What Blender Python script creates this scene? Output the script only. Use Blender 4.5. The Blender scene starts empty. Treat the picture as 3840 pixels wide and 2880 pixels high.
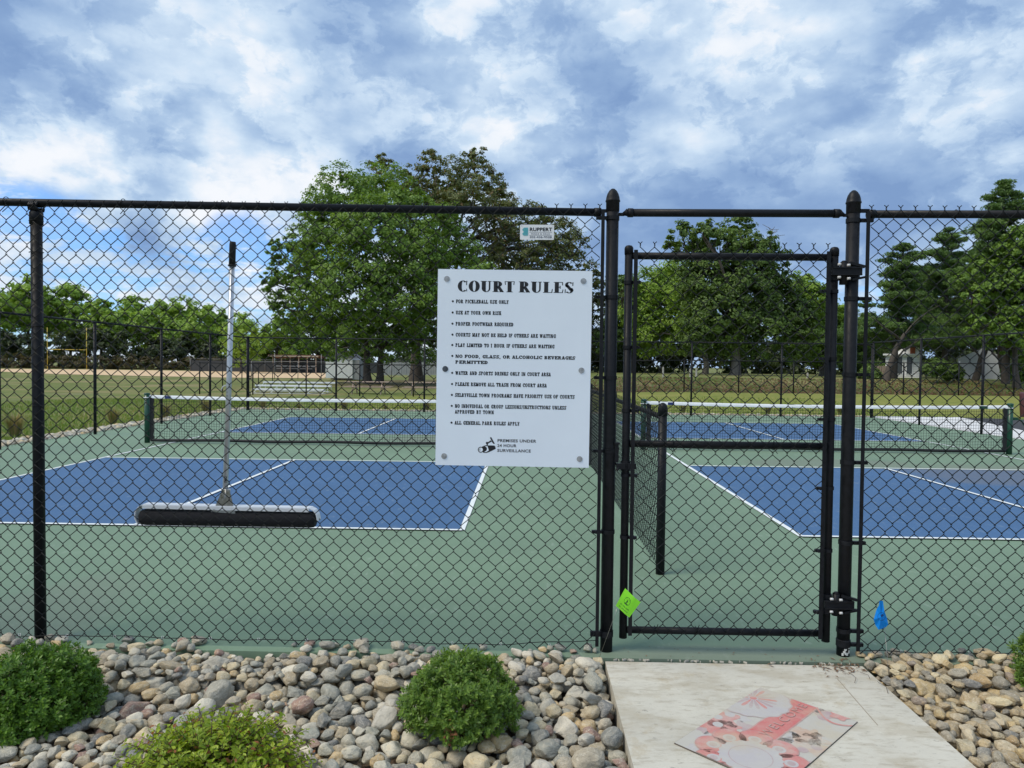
import bpy, math, random
import numpy as np
from mathutils import Vector, Matrix, Euler, noise as mnoise

# ------------------------------------------------------------------ camera, sky, sun, exposure
scene = bpy.context.scene
COL = scene.collection
RAD = math.radians
rng = np.random.default_rng(11)
random.seed(5)

FPX, CAMH, YAW, PITCH, ROLL = 2652.13, 1.5354, -0.018451, -0.026020, 0.011311
_cy, _sy, _cp, _sp = math.cos(YAW), math.sin(YAW), math.cos(PITCH), math.sin(PITCH)
FWD = Vector((_sy * _cp, _cy * _cp, _sp))
_r = Vector((_cy, -_sy, 0)); _u = _r.cross(FWD)
RIGHT = _r * math.cos(ROLL) + _u * math.sin(ROLL)
UP = -_r * math.sin(ROLL) + _u * math.cos(ROLL)
cam_data = bpy.data.cameras.new("camera")
cam = bpy.data.objects.new("camera", cam_data)
COL.objects.link(cam)
m3 = Matrix((RIGHT, UP, -FWD)).transposed()
cam.matrix_world = Matrix.Translation((0, 0, CAMH)) @ m3.to_4x4()
cam_data.sensor_fit = 'HORIZONTAL'
cam_data.sensor_width = 36.0
cam_data.lens = 36.0 * FPX / 3840.0
cam_data.clip_start = 0.05
cam_data.clip_end = 4000.0
scene.camera = cam

SUN_EL, SUN_AZ = RAD(52), RAD(-113)          # azimuth measured from +Y (away from the camera) towards +X
SUN_DIR = Vector((math.sin(SUN_AZ) * math.cos(SUN_EL), math.cos(SUN_AZ) * math.cos(SUN_EL), math.sin(SUN_EL)))
sun_data = bpy.data.lights.new("sun", 'SUN')
sun_data.energy = 2.7
sun_data.angle = RAD(26)
sun_data.color = (1.0, 0.91, 0.76)
sun = bpy.data.objects.new("sun", sun_data)
COL.objects.link(sun)
sun.rotation_euler = (-SUN_DIR).to_track_quat('-Z', 'Y').to_euler()

scene.view_settings.view_transform = 'Standard'
scene.view_settings.look = 'None'
scene.view_settings.exposure = 0.0
scene.view_settings.gamma = 1.0
scene.view_settings.use_curve_mapping = False


class NT:
    """small helper to wire shader nodes"""
    def __init__(self, tree):
        self.t = tree; self.t.nodes.clear()

    def n(self, kind, **kw):
        nd = self.t.nodes.new(kind)
        for k, v in kw.items():
            setattr(nd, k, v)
        return nd

    def put(self, sock, v):
        if isinstance(v, bpy.types.NodeSocket):
            self.t.links.new(v, sock)
        elif v is not None:
            if isinstance(v, (tuple, list)) and len(v) == 3 and sock.type == 'RGBA':
                v = (*v, 1.0)
            sock.default_value = v

    def m(self, op, a, b=None, c=None, clamp=False):
        nd = self.n('ShaderNodeMath', operation=op, use_clamp=clamp)
        self.put(nd.inputs[0], a); self.put(nd.inputs[1], b) if b is not None else None
        if c is not None:
            self.put(nd.inputs[2], c)
        return nd.outputs[0]

    def mix(self, f, a, b, blend='MIX'):
        nd = self.n('ShaderNodeMix', data_type='RGBA', blend_type=blend)
        self.put(nd.inputs[0], f); self.put(nd.inputs[6], a); self.put(nd.inputs[7], b)
        return nd.outputs[2]

    def noise(self, vec, scale, detail=4, rough=.55, dist=0.0, out=0):
        nd = self.n('ShaderNodeTexNoise')
        if vec is not None:
            self.put(nd.inputs['Vector'], vec)
        nd.inputs['Scale'].default_value = scale; nd.inputs['Detail'].default_value = detail
        nd.inputs['Roughness'].default_value = rough; nd.inputs['Distortion'].default_value = dist
        return nd.outputs[out]

    def ramp(self, f, stops, interp='LINEAR'):
        nd = self.n('ShaderNodeValToRGB'); cr = nd.color_ramp; cr.interpolation = interp
        while len(cr.elements) < len(stops):
            cr.elements.new(0.5)
        for e, (p, c) in zip(cr.elements, stops):
            e.position = p; e.color = (*c, 1) if len(c) == 3 else c
        self.put(nd.inputs[0], f)
        return nd.outputs[0]

    def maprange(self, v, a, b, c=0.0, d=1.0, smooth=True):
        nd = self.n('ShaderNodeMapRange')
        nd.interpolation_type = 'SMOOTHSTEP' if smooth else 'LINEAR'
        self.put(nd.inputs['Value'], v)
        for k, x in (('From Min', a), ('From Max', b), ('To Min', c), ('To Max', d)):
            nd.inputs[k].default_value = x
        return nd.outputs[0]

    def mapping(self, vec, scale=(1, 1, 1), loc=(0, 0, 0), rot=(0, 0, 0)):
        nd = self.n('ShaderNodeMapping')
        self.put(nd.inputs['Vector'], vec)
        nd.inputs['Scale'].default_value = scale; nd.inputs['Location'].default_value = loc; nd.inputs['Rotation'].default_value = rot
        return nd.outputs[0]


# ---- world: clear Nishita sky seen through and between procedural clouds laid out by direction
world = bpy.data.worlds.new("World"); scene.world = world; world.use_nodes = True
w = NT(world.node_tree)
SKY_STRENGTH = 0.1
sky = w.n('ShaderNodeTexSky', sky_type='NISHITA'); sky.sun_disc = False
sky.sun_elevation = SUN_EL; sky.sun_rotation = SUN_AZ; sky.air_density = 1.0; sky.dust_density = 0.6; sky.ozone_density = 2.0
gen = w.n('ShaderNodeTexCoord').outputs['Generated']
sep = w.n('ShaderNodeSeparateXYZ'); w.put(sep.inputs[0], gen)
X, Y, Z = sep.outputs
az = w.m('ARCTAN2', X, Y)
el = w.m('ARCSINE', Z)
zz = w.m('ADD', w.m('MAXIMUM', Z, 0.0), 0.16)
plane = w.n('ShaderNodeCombineXYZ')
w.put(plane.inputs[0], w.m('DIVIDE', X, zz)); w.put(plane.inputs[1], w.m('DIVIDE', Y, zz)); w.put(plane.inputs[2], 0.3)
P = plane.outputs[0]
warp = w.noise(P, 1.1, 3, .5, out=1)
vadd = w.n('ShaderNodeVectorMath', operation='MULTIPLY_ADD')
w.put(vadd.inputs[0], warp); vadd.inputs[1].default_value = (.55, .55, .55); w.put(vadd.inputs[2], P)
PW = w.mapping(vadd.outputs[0], scale=(1.0, .8, 1), rot=(0, 0, .35))
n_big = w.noise(PW, 0.75, 7, .50)
n_mid = w.noise(PW, 2.1, 8, .55)
ang = w.n('ShaderNodeCombineXYZ'); w.put(ang.inputs[0], az); w.put(ang.inputs[1], w.m('MULTIPLY', el, 1.4)); w.put(ang.inputs[2], 0.0)
n_ang = w.noise(ang.outputs[0], 4.2, 8, .52, .0, out=0)
wa = w.noise(ang.outputs[0], 7.0, 5, .55, out=1)
ang2 = w.mapping(ang.outputs[0], scale=(1, 1.25, 1), loc=(3.1, 1.7, .4), rot=(0, 0, .25))
ang2s = w.mapping(ang.outputs[0], scale=(1, 1.25, 1), loc=(3.1, 1.73, .4), rot=(0, 0, .25))
wsep = w.n('ShaderNodeSeparateXYZ'); w.put(wsep.inputs[0], wa)
azw = w.m('ADD', az, w.m('MULTIPLY', w.m('SUBTRACT', wsep.outputs[0], .5), .22))
elw = w.m('ADD', el, w.m('MULTIPLY', w.m('SUBTRACT', wsep.outputs[1], .5), .16))


def px_dir(px, py):
    d = (FWD + RIGHT * ((px - 1920) / FPX) + UP * ((1440 - py) / FPX)).normalized()
    return math.atan2(d.x, d.y), math.asin(d.z)


def blob(px, py, sx, sy, amp, rot=0.0):
    """one broad patch of thicker or thinner cloud"""
    a, e = px_dir(px, py)
    da = w.m('SUBTRACT', azw, a); de = w.m('SUBTRACT', elw, e)
    c, s = math.cos(rot), math.sin(rot)
    u = w.m('ADD', w.m('MULTIPLY', da, c), w.m('MULTIPLY', de, s))
    v = w.m('SUBTRACT', w.m('MULTIPLY', de, c), w.m('MULTIPLY', da, s))
    q = w.m('ADD', w.m('POWER', w.m('ABSOLUTE', w.m('DIVIDE', u, sx / FPX)), 2.0), w.m('POWER', w.m('ABSOLUTE', w.m('DIVIDE', v, sy / FPX)), 2.0))
    return w.m('MULTIPLY', w.m('EXPONENT', w.m('MULTIPLY', q, -1.0)), amp)


val = w.m('ADD', w.m('MULTIPLY', w.m('SUBTRACT', n_big, .5), .75), w.m('MULTIPLY', w.m('SUBTRACT', n_mid, .5), .50))
# rounded billows: dark-bottomed lumps with crisper upper edges
lump = w.noise(ang2, 6.5, 8, .50, .0)
lump2 = w.noise(ang2s, 6.5, 8, .50, .0)
val = w.m('ADD', val, w.m('MULTIPLY', w.m('SUBTRACT', n_ang, .5), .95))
val = w.m('ADD', val, w.m('MULTIPLY', w.m('SUBTRACT', lump, lump2), .85))
val = w.m('ADD', val, w.m('MULTIPLY', w.m('SUBTRACT', lump, .5), .55))
wv = w.n('ShaderNodeVectorMath', operation='MULTIPLY_ADD')
w.put(wv.inputs[0], w.noise(ang.outputs[0], 9.0, 6, .6, out=1)); wv.inputs[1].default_value = (.10, .07, 0); w.put(wv.inputs[2], ang.outputs[0])
edge = w.noise(wv.outputs[0], 5.2, 10, .60, .0)
val = w.m('ADD', val, w.m('MULTIPLY', w.m('SUBTRACT', w.maprange(edge, .475, .530), .5), .17))
edge2 = w.noise(w.mapping(wv.outputs[0], loc=(5, 2, 1)), 9.5, 10, .62, .0)
val = w.m('ADD', val, w.m('MULTIPLY', w.m('SUBTRACT', w.maprange(edge2, .46, .55), .5), .11))
val = w.m('ADD', val, .47)
for b in [(800, 300, 560, 280, .27, -.6), (60, 200, 330, 380, -.26, 0), (330, 330, 260, 90, -.12, -.6), (1300, 120, 200, 260, -.28, .2), (1120, 480, 200, 110, .16, -.6),
          (700, 540, 500, 70, -.20, -.35), (120, 560, 330, 110, .34, 0), (520, 640, 210, 90, .10, 0), (560, 700, 150, 150, -.70, 0), (300, 640, 170, 60, .25, 0), (760, 760, 160, 60, .30, 0),
          (1000, 640, 300, 110, .50, -.2), (1400, 600, 420, 110, -.30, -.2), (3000, 330, 900, 380, -.07, 0), (1700, 230, 170, 330, .18, .2), (2350, 330, 380, 240, -.20, .2),
          (2850, 120, 160, 260, .22, .1), (3250, 330, 420, 110, -.26, .45), (3400, 340, 300, 60, .20, .4), (3750, 500, 260, 300, -.14, .3), (2500, 560, 480, 80, .12, .2),
          (2700, 900, 700, 190, -.32, 0), (3350, 700, 400, 120, -.10, .2), (200, 900, 900, 300, .30, 0), (560, 860, 160, 60, -.3, -.3)]:
    val = w.m('ADD', val, blob(*b))
cloud = w.ramp(val, [(0.0, (.215, .345, .600)), (.22, (.285, .430, .680)), (.45, (.425, .580, .800)), (.66, (.630, .770, .930)), (.85, (.84, .90, .98)), (1.0, (.92, .95, 1.0))])
# gaps of open sky low on the left
str_ = w.n('ShaderNodeCombineXYZ'); w.put(str_.inputs[0], az); w.put(str_.inputs[1], w.m('MULTIPLY', el, 3.4)); w.put(str_.inputs[2], 2.1)
gapn = w.noise(str_.outputs[0], 8.0, 9, .62, .3)
region = w.m('ADD', blob(480, 1000, 950, 260, 1.0, 0), blob(3130, 1150, 420, 110, .55, 0))
region = w.m('SUBTRACT', region, blob(560, 780, 200, 120, .6, 0))
gap = w.m('MULTIPLY', w.maprange(gapn, .455, .565), w.maprange(region, .22, .62))
gap = w.m('MULTIPLY', gap, .80)
skyc = w.mix(1.0, sky.outputs[0], (.78, 1.28, 1.95), 'MULTIPLY')
gain = w.mix(1.0, cloud, (1 / SKY_STRENGTH,) * 3, 'MULTIPLY')
full = w.mix(gap, gain, skyc)
below = w.maprange(Z, -.04, .0)
full = w.mix(below, (1.5, 1.8, 1.6), full)
bg = w.n('ShaderNodeBackground'); w.put(bg.inputs[0], full); bg.inputs[1].default_value = SKY_STRENGTH
out = w.n('ShaderNodeOutputWorld'); w.put(out.inputs[0], bg.outputs[0])


# ------------------------------------------------------------------ helpers
CO = Vector((0, 0, CAMH))


def ray(px, py):
    return FWD + RIGHT * ((px - 1920) / FPX) + UP * ((1440 - py) / FPX)


def at(px, py, depth):
    """the point of the plane Y = depth sighted at a photograph pixel"""
    d = ray(px, py)
    return CO + d * (depth / d.y)


def ground(px, py, z=0.0):
    d = ray(px, py)
    return CO + d * ((z - CAMH) / d.z)


def sm(a, b, x):
    t = np.clip((np.asarray(x, float) - a) / (b - a), 0, 1)
    return t * t * (3 - 2 * t)


def terrain(x, y):
    """height of the grass: flat round the court, a little lower behind it on the left, a bank on the right"""
    x = np.asarray(x, float); y = np.asarray(y, float)
    base = -0.035 + 0 * x
    side = -0.25 + 0.43 * sm(-6, 9, x)
    base = base + (side + .035) * sm(25, 37, y)
    base = base + 0.72 * sm(-1, 7, x) * sm(39.5, 49, y)
    near = (1 - sm(3.2, 4.4, y)) * sm(-15, -9, x) * (1 - sm(12, 18, x))
    return base - .22 * near


def tz(x, y):
    return float(terrain(x, y))


def props(o, label=None, cat=None, group=None, kind=None):
    for k, v in (('label', label), ('category', cat), ('group', group), ('kind', kind)):
        if v:
            o[k] = v
    return o


ORIGIN = {}


def thing(name, label, cat, loc=(0, 0, 0), group=None, kind=None):
    o = bpy.data.objects.new(name, None); o.empty_display_size = .1
    COL.objects.link(o); o.location = loc
    ORIGIN[o.name] = Vector(loc)
    return props(o, label, cat, group, kind)


class MB:
    """collects vertices and faces, then links them as one mesh object"""
    def __init__(self):
        self.V = []; self.F = []; self.nv = 0

    def add(self, v, f, mi=0, smooth=False):
        v = np.asarray(v, float).reshape(-1, 3)
        if isinstance(f, np.ndarray):
            self.F.append((f + self.nv, mi, smooth))
        else:
            by = {}
            for q in f:
                by.setdefault(len(q), []).append(q)
            for q in by.values():
                self.F.append((np.asarray(q, int) + self.nv, mi, smooth))
        self.V.append(v); self.nv += len(v)
        return self

    def box(self, c, s, rot=None, mi=0, taper=1.0):
        c = Vector(c); hx, hy, hz = s[0] / 2, s[1] / 2, s[2] / 2
        pts = []
        for z, k in ((-hz, 1.0), (hz, taper)):
            for x, y in ((-hx, -hy), (hx, -hy), (hx, hy), (-hx, hy)):
                p = Vector((x * k, y * k, z))
                if rot is not None:
                    p = rot @ p
                pts.append(c + p)
        return self.add(pts, [(0, 3, 2, 1), (4, 5, 6, 7), (0, 1, 5, 4), (1, 2, 6, 5), (2, 3, 7, 6), (3, 0, 4, 7)], mi)

    def tube(self, path, r, n=8, mi=0, cap=True, smooth=True):
        path = np.asarray([tuple(p) for p in path], float)
        rr = np.broadcast_to(np.asarray(r, float), (len(path),))
        T = np.gradient(path, axis=0); T /= (np.linalg.norm(T, axis=1, keepdims=True) + 1e-12)
        ref = np.array([0, 0, 1.0]) if abs(T[0][2]) < .9 else np.array([1.0, 0, 0])
        A = np.cross(T, ref); A /= (np.linalg.norm(A, axis=1, keepdims=True) + 1e-9); B = np.cross(T, A)
        a = np.arange(n) * 2 * math.pi / n
        V = path[:, None, :] + rr[:, None, None] * (A[:, None, :] * np.cos(a)[None, :, None] + B[:, None, :] * np.sin(a)[None, :, None])
        i = np.arange(len(path) - 1)[:, None] * n; j = np.arange(n)[None, :]; k = (j + 1) % n
        F = np.stack([i + j, i + k, i + n + k, i + n + j], -1).reshape(-1, 4)
        base = self.nv
        self.add(V.reshape(-1, 3), F, mi, smooth)
        if cap and n > 2:
            self.F.append((np.array([list(range(n))[::-1]]) + base, mi, False))
            self.F.append((np.array([list(range(n))]) + base + (len(path) - 1) * n, mi, False))
        return self

    def lathe(self, prof, c, n=20, mi=0, smooth=True):
        """prof: (radius, height) pairs round a vertical axis at c"""
        c = np.asarray(tuple(c), float)
        a = np.arange(n) * 2 * math.pi / n
        V = np.array([[(r * math.cos(t), r * math.sin(t), z) for t in a] for r, z in prof]).reshape(-1, 3) + c
        i = np.arange(len(prof) - 1)[:, None] * n; j = np.arange(n)[None, :]; k = (j + 1) % n
        F = np.stack([i + j, i + k, i + n + k, i + n + j], -1).reshape(-1, 4)
        return self.add(V, F, mi, smooth)

    def poly(self, pts, mi=0):
        return self.add([tuple(p) for p in pts], [tuple(range(len(pts)))], mi)

    def prism(self, pts, d, mi=0):
        """polygon pts extruded by vector d"""
        n = len(pts); d = Vector(d)
        P0 = [Vector(p) for p in pts]; P1 = [p + d for p in P0]
        F = [tuple(range(n))[::-1], tuple(range(n, 2 * n))] + [(i, (i + 1) % n, n + (i + 1) % n, n + i) for i in range(n)]
        return self.add([tuple(p) for p in P0 + P1], F, mi)

    def mesh(self, name, mats, off=(0, 0, 0)):
        me = bpy.data.meshes.new(name)
        V = np.concatenate(self.V) - np.asarray(tuple(off), float)
        lt, li, mi, smo = [], [], [], []
        for f, m_, s_ in self.F:
            lt.append(np.full(len(f), f.shape[1])); li.append(f.ravel()); mi.append(np.full(len(f), m_)); smo.append(np.full(len(f), s_))
        lt = np.concatenate(lt); li = np.concatenate(li)
        me.vertices.add(len(V)); me.vertices.foreach_set('co', V.ravel())
        me.loops.add(len(li)); me.loops.foreach_set('vertex_index', li.astype(np.int32))
        me.polygons.add(len(lt))
        me.polygons.foreach_set('loop_start', np.concatenate([[0], np.cumsum(lt)[:-1]]).astype(np.int32))
        me.polygons.foreach_set('loop_total', lt.astype(np.int32))
        me.polygons.foreach_set('material_index', np.concatenate(mi).astype(np.int32))
        me.polygons.foreach_set('use_smooth', np.concatenate(smo).astype(bool))
        for m_ in (mats if isinstance(mats, (list, tuple)) else [mats]):
            me.materials.append(m_)
        me.update(calc_edges=True); me.validate()
        return me

    def build(self, name, mats, parent=None, **kw):
        off = ORIGIN[parent.name] if parent is not None else Vector((0, 0, 0))
        o = bpy.data.objects.new(name, self.mesh(name, mats, off)); COL.objects.link(o)
        if parent is not None:
            o.parent = parent
        ORIGIN[o.name] = Vector(off)
        return props(o, **kw)


def link_part(me, name, parent, loc, rot=(0, 0, 0), scale=(1, 1, 1)):
    """another object on a shared mesh, as a child of parent; loc in world space"""
    o = bpy.data.objects.new(name, me); COL.objects.link(o); o.parent = parent
    o.location = Vector(loc) - ORIGIN[parent.name]; o.rotation_euler = rot; o.scale = scale
    ORIGIN[o.name] = Vector(loc)
    return o


def copy_tree(o, loc=None, parent=None, label=None):
    c = o.copy(); COL.objects.link(c)
    if parent is not None:
        c.parent = parent
    if loc is not None:
        c.location = loc
    if label:
        c['label'] = label
    for ch in list(o.children):
        copy_tree(ch, None, c)
    return c


# ------------------------------------------------------------------ materials
def principled(name, color=None, rough=.6, metal=0.0, spec=None, fn=None):
    mt = bpy.data.materials.new(name); mt.use_nodes = True
    t = NT(mt.node_tree)
    b = t.n('ShaderNodeBsdfPrincipled'); o = t.n('ShaderNodeOutputMaterial'); t.put(o.inputs[0], b.outputs[0])
    b.inputs['Roughness'].default_value = rough; b.inputs['Metallic'].default_value = metal
    if spec is not None:
        b.inputs['Specular IOR Level'].default_value = spec
    if color is not None:
        b.inputs['Base Color'].default_value = (*color, 1)
    if fn:
        fn(t, b)
    return mt


def worn(name, color, rough=.5, metal=0.0, amt=.25, scale=8.0, bump=.0, spec=None):
    """a painted or plain surface with slight mottling and roughness changes"""
    def fn(t, b):
        co = t.n('ShaderNodeTexCoord').outputs['Object']
        n1 = t.noise(co, scale, 6, .6)
        dark = tuple(c * (1 - amt) for c in color); lite = tuple(min(1, c * (1 + amt)) for c in color)
        t.put(b.inputs['Base Color'], t.ramp(n1, [(.3, dark), (.7, lite)]))
        t.put(b.inputs['Roughness'], t.maprange(n1, .3, .7, max(0, rough - .1), min(1, rough + .12)))
        if bump:
            bp = t.n('ShaderNodeBump'); bp.inputs['Strength'].default_value = bump; bp.inputs['Distance'].default_value = .01
            t.put(bp.inputs['Height'], t.noise(co, scale * 6, 5, .6)); t.put(b.inputs['Normal'], bp.outputs[0])
    return principled(name, None, rough, metal, spec, fn)


M = {}
M['vinyl'] = worn('black_vinyl', (.010, .011, .014), .50, amt=.35, scale=30, spec=.20)
M['wire'] = principled('vinyl_wire', (.009, .011, .012), .5, spec=.22)
M['farwire'] = principled('far_vinyl_wire', (.009, .010, .011), .6, spec=.12)
M['galv'] = worn('zinc', (.55, .56, .57), .4, .9, amt=.2, scale=40)
M['alu'] = worn('brushed_aluminium', (.62, .65, .70), .38, .65, amt=.08, scale=25)
M['steel'] = worn('bracket_steel', (.36, .36, .35), .35, .85, amt=.3, scale=50)
M['foam'] = worn('black_foam', (.012, .012, .015), .9, amt=.3, scale=60, bump=.3)
M['rubber'] = principled('black_rubber', (.012, .012, .014), .7)
M['white'] = worn('white_vinyl', (.80, .82, .85), .5, amt=.05, scale=3)
M['netgreen'] = worn('dark_green_paint', (.008, .06, .035), .35, amt=.2, scale=10)
M['navy'] = principled('navy_cloth', (.02, .04, .16), .7)
M['sign'] = worn('sign_board', (.79, .87, .98), .5, amt=.03, scale=2.5, spec=.3)
M['ink'] = principled('black_print', (.008, .009, .014), .5)
M['teal'] = principled('teal_print', (.05, .45, .45), .5)
M['tealblue'] = principled('blue_print', (.04, .32, .55), .5)
M['slate'] = principled('slate_print', (.05, .08, .14), .5)
M['gal_white'] = principled('cap_white', (.6, .6, .6), .5)


def court_colour(name, col, stain, stain_pos):
    def fn(t, b):
        co = t.n('ShaderNodeNewGeometry').outputs['Position']
        n1 = t.noise(co, .7, 6, .6); n2 = t.noise(co, 55, 3, .6); n3 = t.noise(t.mapping(co, scale=(3, 1, 1), rot=(0, 0, .2)), 5, 6, .7)
        c = t.ramp(n1, [(.3, tuple(k * .90 for k in col)), (.7, tuple(k * 1.09 for k in col))])
        c = t.mix(t.m('MULTIPLY', t.maprange(n3, .55, .74), .22), c, (.50, .56, .50))
        c = t.mix(t.m('MULTIPLY', t.maprange(t.noise(co, 26, 4, .7), .67, .73), .5), c, (.5, .52, .45))
        for (sx, sy, rx, ry, a) in stain_pos:
            sp = t.n('ShaderNodeSeparateXYZ'); t.put(sp.inputs[0], co)
            q = t.m('ADD', t.m('POWER', t.m('ABSOLUTE', t.m('DIVIDE', t.m('SUBTRACT', sp.outputs[0], sx), rx)), 2.0),
                    t.m('POWER', t.m('ABSOLUTE', t.m('DIVIDE', t.m('SUBTRACT', sp.outputs[1], sy), ry)), 2.0))
            f = t.m('ADD', q, t.m('MULTIPLY', t.m('SUBTRACT', t.noise(co, 1.2, 6, .65), .5), 1.4))
            c = t.mix(t.m('MULTIPLY', t.maprange(f, 1.15, .35), a), c, stain)
        t.put(b.inputs['Base Color'], c)
        t.put(b.inputs['Roughness'], t.maprange(n1, .2, .8, .62, .8))
        bp = t.n('ShaderNodeBump'); bp.inputs['Strength'].default_value = .25; bp.inputs['Distance'].default_value = .002
        t.put(bp.inputs['Height'], n2); t.put(b.inputs['Normal'], bp.outputs[0])
    return principled(name, None, .7, fn=fn, spec=.3)


STAINS = [(7.8, 10.5, 2.6, 1.3, .6), (5.0, 11.6, 1.6, .6, .5), (-1.2, 14.4, 1.8, 1.1, .6)]
M['green'] = court_colour('court_green', (.166, .248, .170), (.175, .185, .155), STAINS + [(-2.9, 3.9, .5, 1.2, .35), (1.4, 3.75, 1.2, .16, .5)])
M['blue'] = court_colour('court_blue', (.055, .128, .260), (.13, .14, .16), STAINS)
M['line'] = worn('line_paint', (.74, .78, .78), .6, amt=.06, scale=14)


def concrete(name, col, stainy=1.0):
    def fn(t, b):
        co = t.n('ShaderNodeNewGeometry').outputs['Position']
        n1 = t.noise(co, 1.6, 7, .62); n2 = t.noise(t.mapping(co, scale=(1, 3.2, 1)), 9, 7, .7); n3 = t.noise(co, 90, 4, .6)
        c = t.ramp(n1, [(.28, tuple(k * .80 for k in col)), (.52, col), (.75, tuple(min(.9, k * 1.16) for k in col))])
        c = t.mix(t.m('MULTIPLY', t.maprange(n2, .50, .66), .45 * stainy), c, (.31, .26, .185))
        c = t.mix(t.m('MULTIPLY', t.maprange(t.noise(co, 5, 7, .72), .54, .66), .48 * stainy), c, (.42, .34, .21))
        c = t.mix(t.m('MULTIPLY', t.maprange(t.noise(t.mapping(co, scale=(1, 2, 1)), 24, 6, .75), .61, .68), .6 * stainy), c, (.15, .14, .12))
        c = t.mix(t.m('MULTIPLY', n3, .12), c, (.3, .3, .28))
        c = t.mix(t.m('MULTIPLY', t.maprange(t.noise(t.mapping(co, scale=(1, 2.2, 1), loc=(4, 2, 0)), 2.6, 7, .7), .46, .62), .42 * stainy), c, (.36, .31, .22))
        c = t.mix(t.m('MULTIPLY', t.maprange(t.noise(t.mapping(co, scale=(1, 2.6, 1), loc=(1, 7, 0)), 14, 7, .78), .60, .66), .55 * stainy), c, (.20, .175, .14))
        t.put(b.inputs['Base Color'], c)
        bp = t.n('ShaderNodeBump'); bp.inputs['Strength'].default_value = .35; bp.inputs['Distance'].default_value = .003
        t.put(bp.inputs['Height'], t.m('ADD', n2, n3)); t.put(b.inputs['Normal'], bp.outputs[0])
    return principled(name, None, .85, fn=fn, spec=.25)


M['concrete'] = concrete('path_concrete', (.57, .545, .47))
M['whitepad'] = concrete('white_concrete', (.72, .72, .72), .2)
M['asphalt'] = worn('asphalt', (.035, .035, .04), .9, amt=.3, scale=12, bump=.3)


def grass_mat():
    def fn(t, b):
        co = t.n('ShaderNodeNewGeometry').outputs['Position']
        sp = t.n('ShaderNodeSeparateXYZ'); t.put(sp.inputs[0], co)
        n1 = t.noise(co, .16, 6, .6); n2 = t.noise(co, 1.1, 6, .65); n3 = t.noise(t.mapping(co, scale=(1, .35, 1)), 9, 5, .7)
        c = t.ramp(n2, [(.28, (.085, .125, .030)), (.5, (.150, .190, .052)), (.72, (.25, .25, .085))])
        c = t.mix(t.m('MULTIPLY', t.maprange(n1, .46, .62), .85), c, (.31, .26, .12))
        c = t.mix(t.m('MULTIPLY', t.maprange(t.noise(t.mapping(co, scale=(.25, 1.6, 1), rot=(0, 0, .12)), .5, 5, .6), .58, .66), .6), c, (.30, .27, .17))
        c = t.mix(t.m('MULTIPLY', t.maprange(t.noise(co, .5, 5, .6), .56, .68), .6), c, (.24, .165, .08))
        # bare brown ground under the maple
        q = t.m('ADD', t.m('POWER', t.m('ABSOLUTE', t.m('DIVIDE', t.m('ADD', sp.outputs[0], 8.5), 10.0)), 2.0), t.m('POWER', t.m('ABSOLUTE', t.m('DIVIDE', t.m('SUBTRACT', sp.outputs[1], 68.0), 17.0)), 2.0))
        q = t.m('ADD', q, t.m('MULTIPLY', t.m('SUBTRACT', n2, .5), 1.2))
        c = t.mix(t.m('MULTIPLY', t.maprange(q, 1.2, .6), .85), c, t.ramp(n2, [(.3, (.10, .075, .045)), (.7, (.17, .14, .06))]))
        # mown lawn strip behind the court is yellower
        lawn = t.m('MULTIPLY', t.maprange(sp.outputs[1], 23.0, 24.5), t.maprange(sp.outputs[1], 40.5, 38.5))
        lawn = t.m('MULTIPLY', lawn, t.maprange(sp.outputs[0], -9.5, -6))
        c = t.mix(t.m('MULTIPLY', lawn, .75), c, t.ramp(n2, [(.3, (.19, .23, .045)), (.7, (.33, .32, .075))]))
        # strip of dry leaves at the foot of the bank on the right
        mul = t.m('MULTIPLY', t.maprange(sp.outputs[1], 38.6, 40.0), t.maprange(t.m('ADD', sp.outputs[1], t.m('MULTIPLY', n2, 6.0)), 49.5, 42.5))
        mul = t.m('MULTIPLY', mul, t.maprange(sp.outputs[0], -1, 3))
        c = t.mix(t.m('MULTIPLY', mul, .85), c, t.ramp(n3, [(.35, (.075, .10, .03)), (.5, (.13, .075, .04)), (.7, (.20, .10, .055))]))
        c = t.mix(t.m('MULTIPLY', n3, .35), c, (.03, .05, .012))
        t.put(b.inputs['Base Color'], c)
        bp = t.n('ShaderNodeBump'); bp.inputs['Strength'].default_value = .8; bp.inputs['Distance'].default_value = .05
        t.put(bp.inputs['Height'], n3); t.put(b.inputs['Normal'], bp.outputs[0])
    return principled('grass_field', None, .9, fn=fn, spec=.15)


M['grass'] = grass_mat()
M['sand'] = worn('infield_sand', (.62, .44, .26), .95, amt=.12, scale=.4)
M['soil'] = worn('brown_soil', (.17, .125, .085), .95, amt=.45, scale=18, bump=.8)


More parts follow.
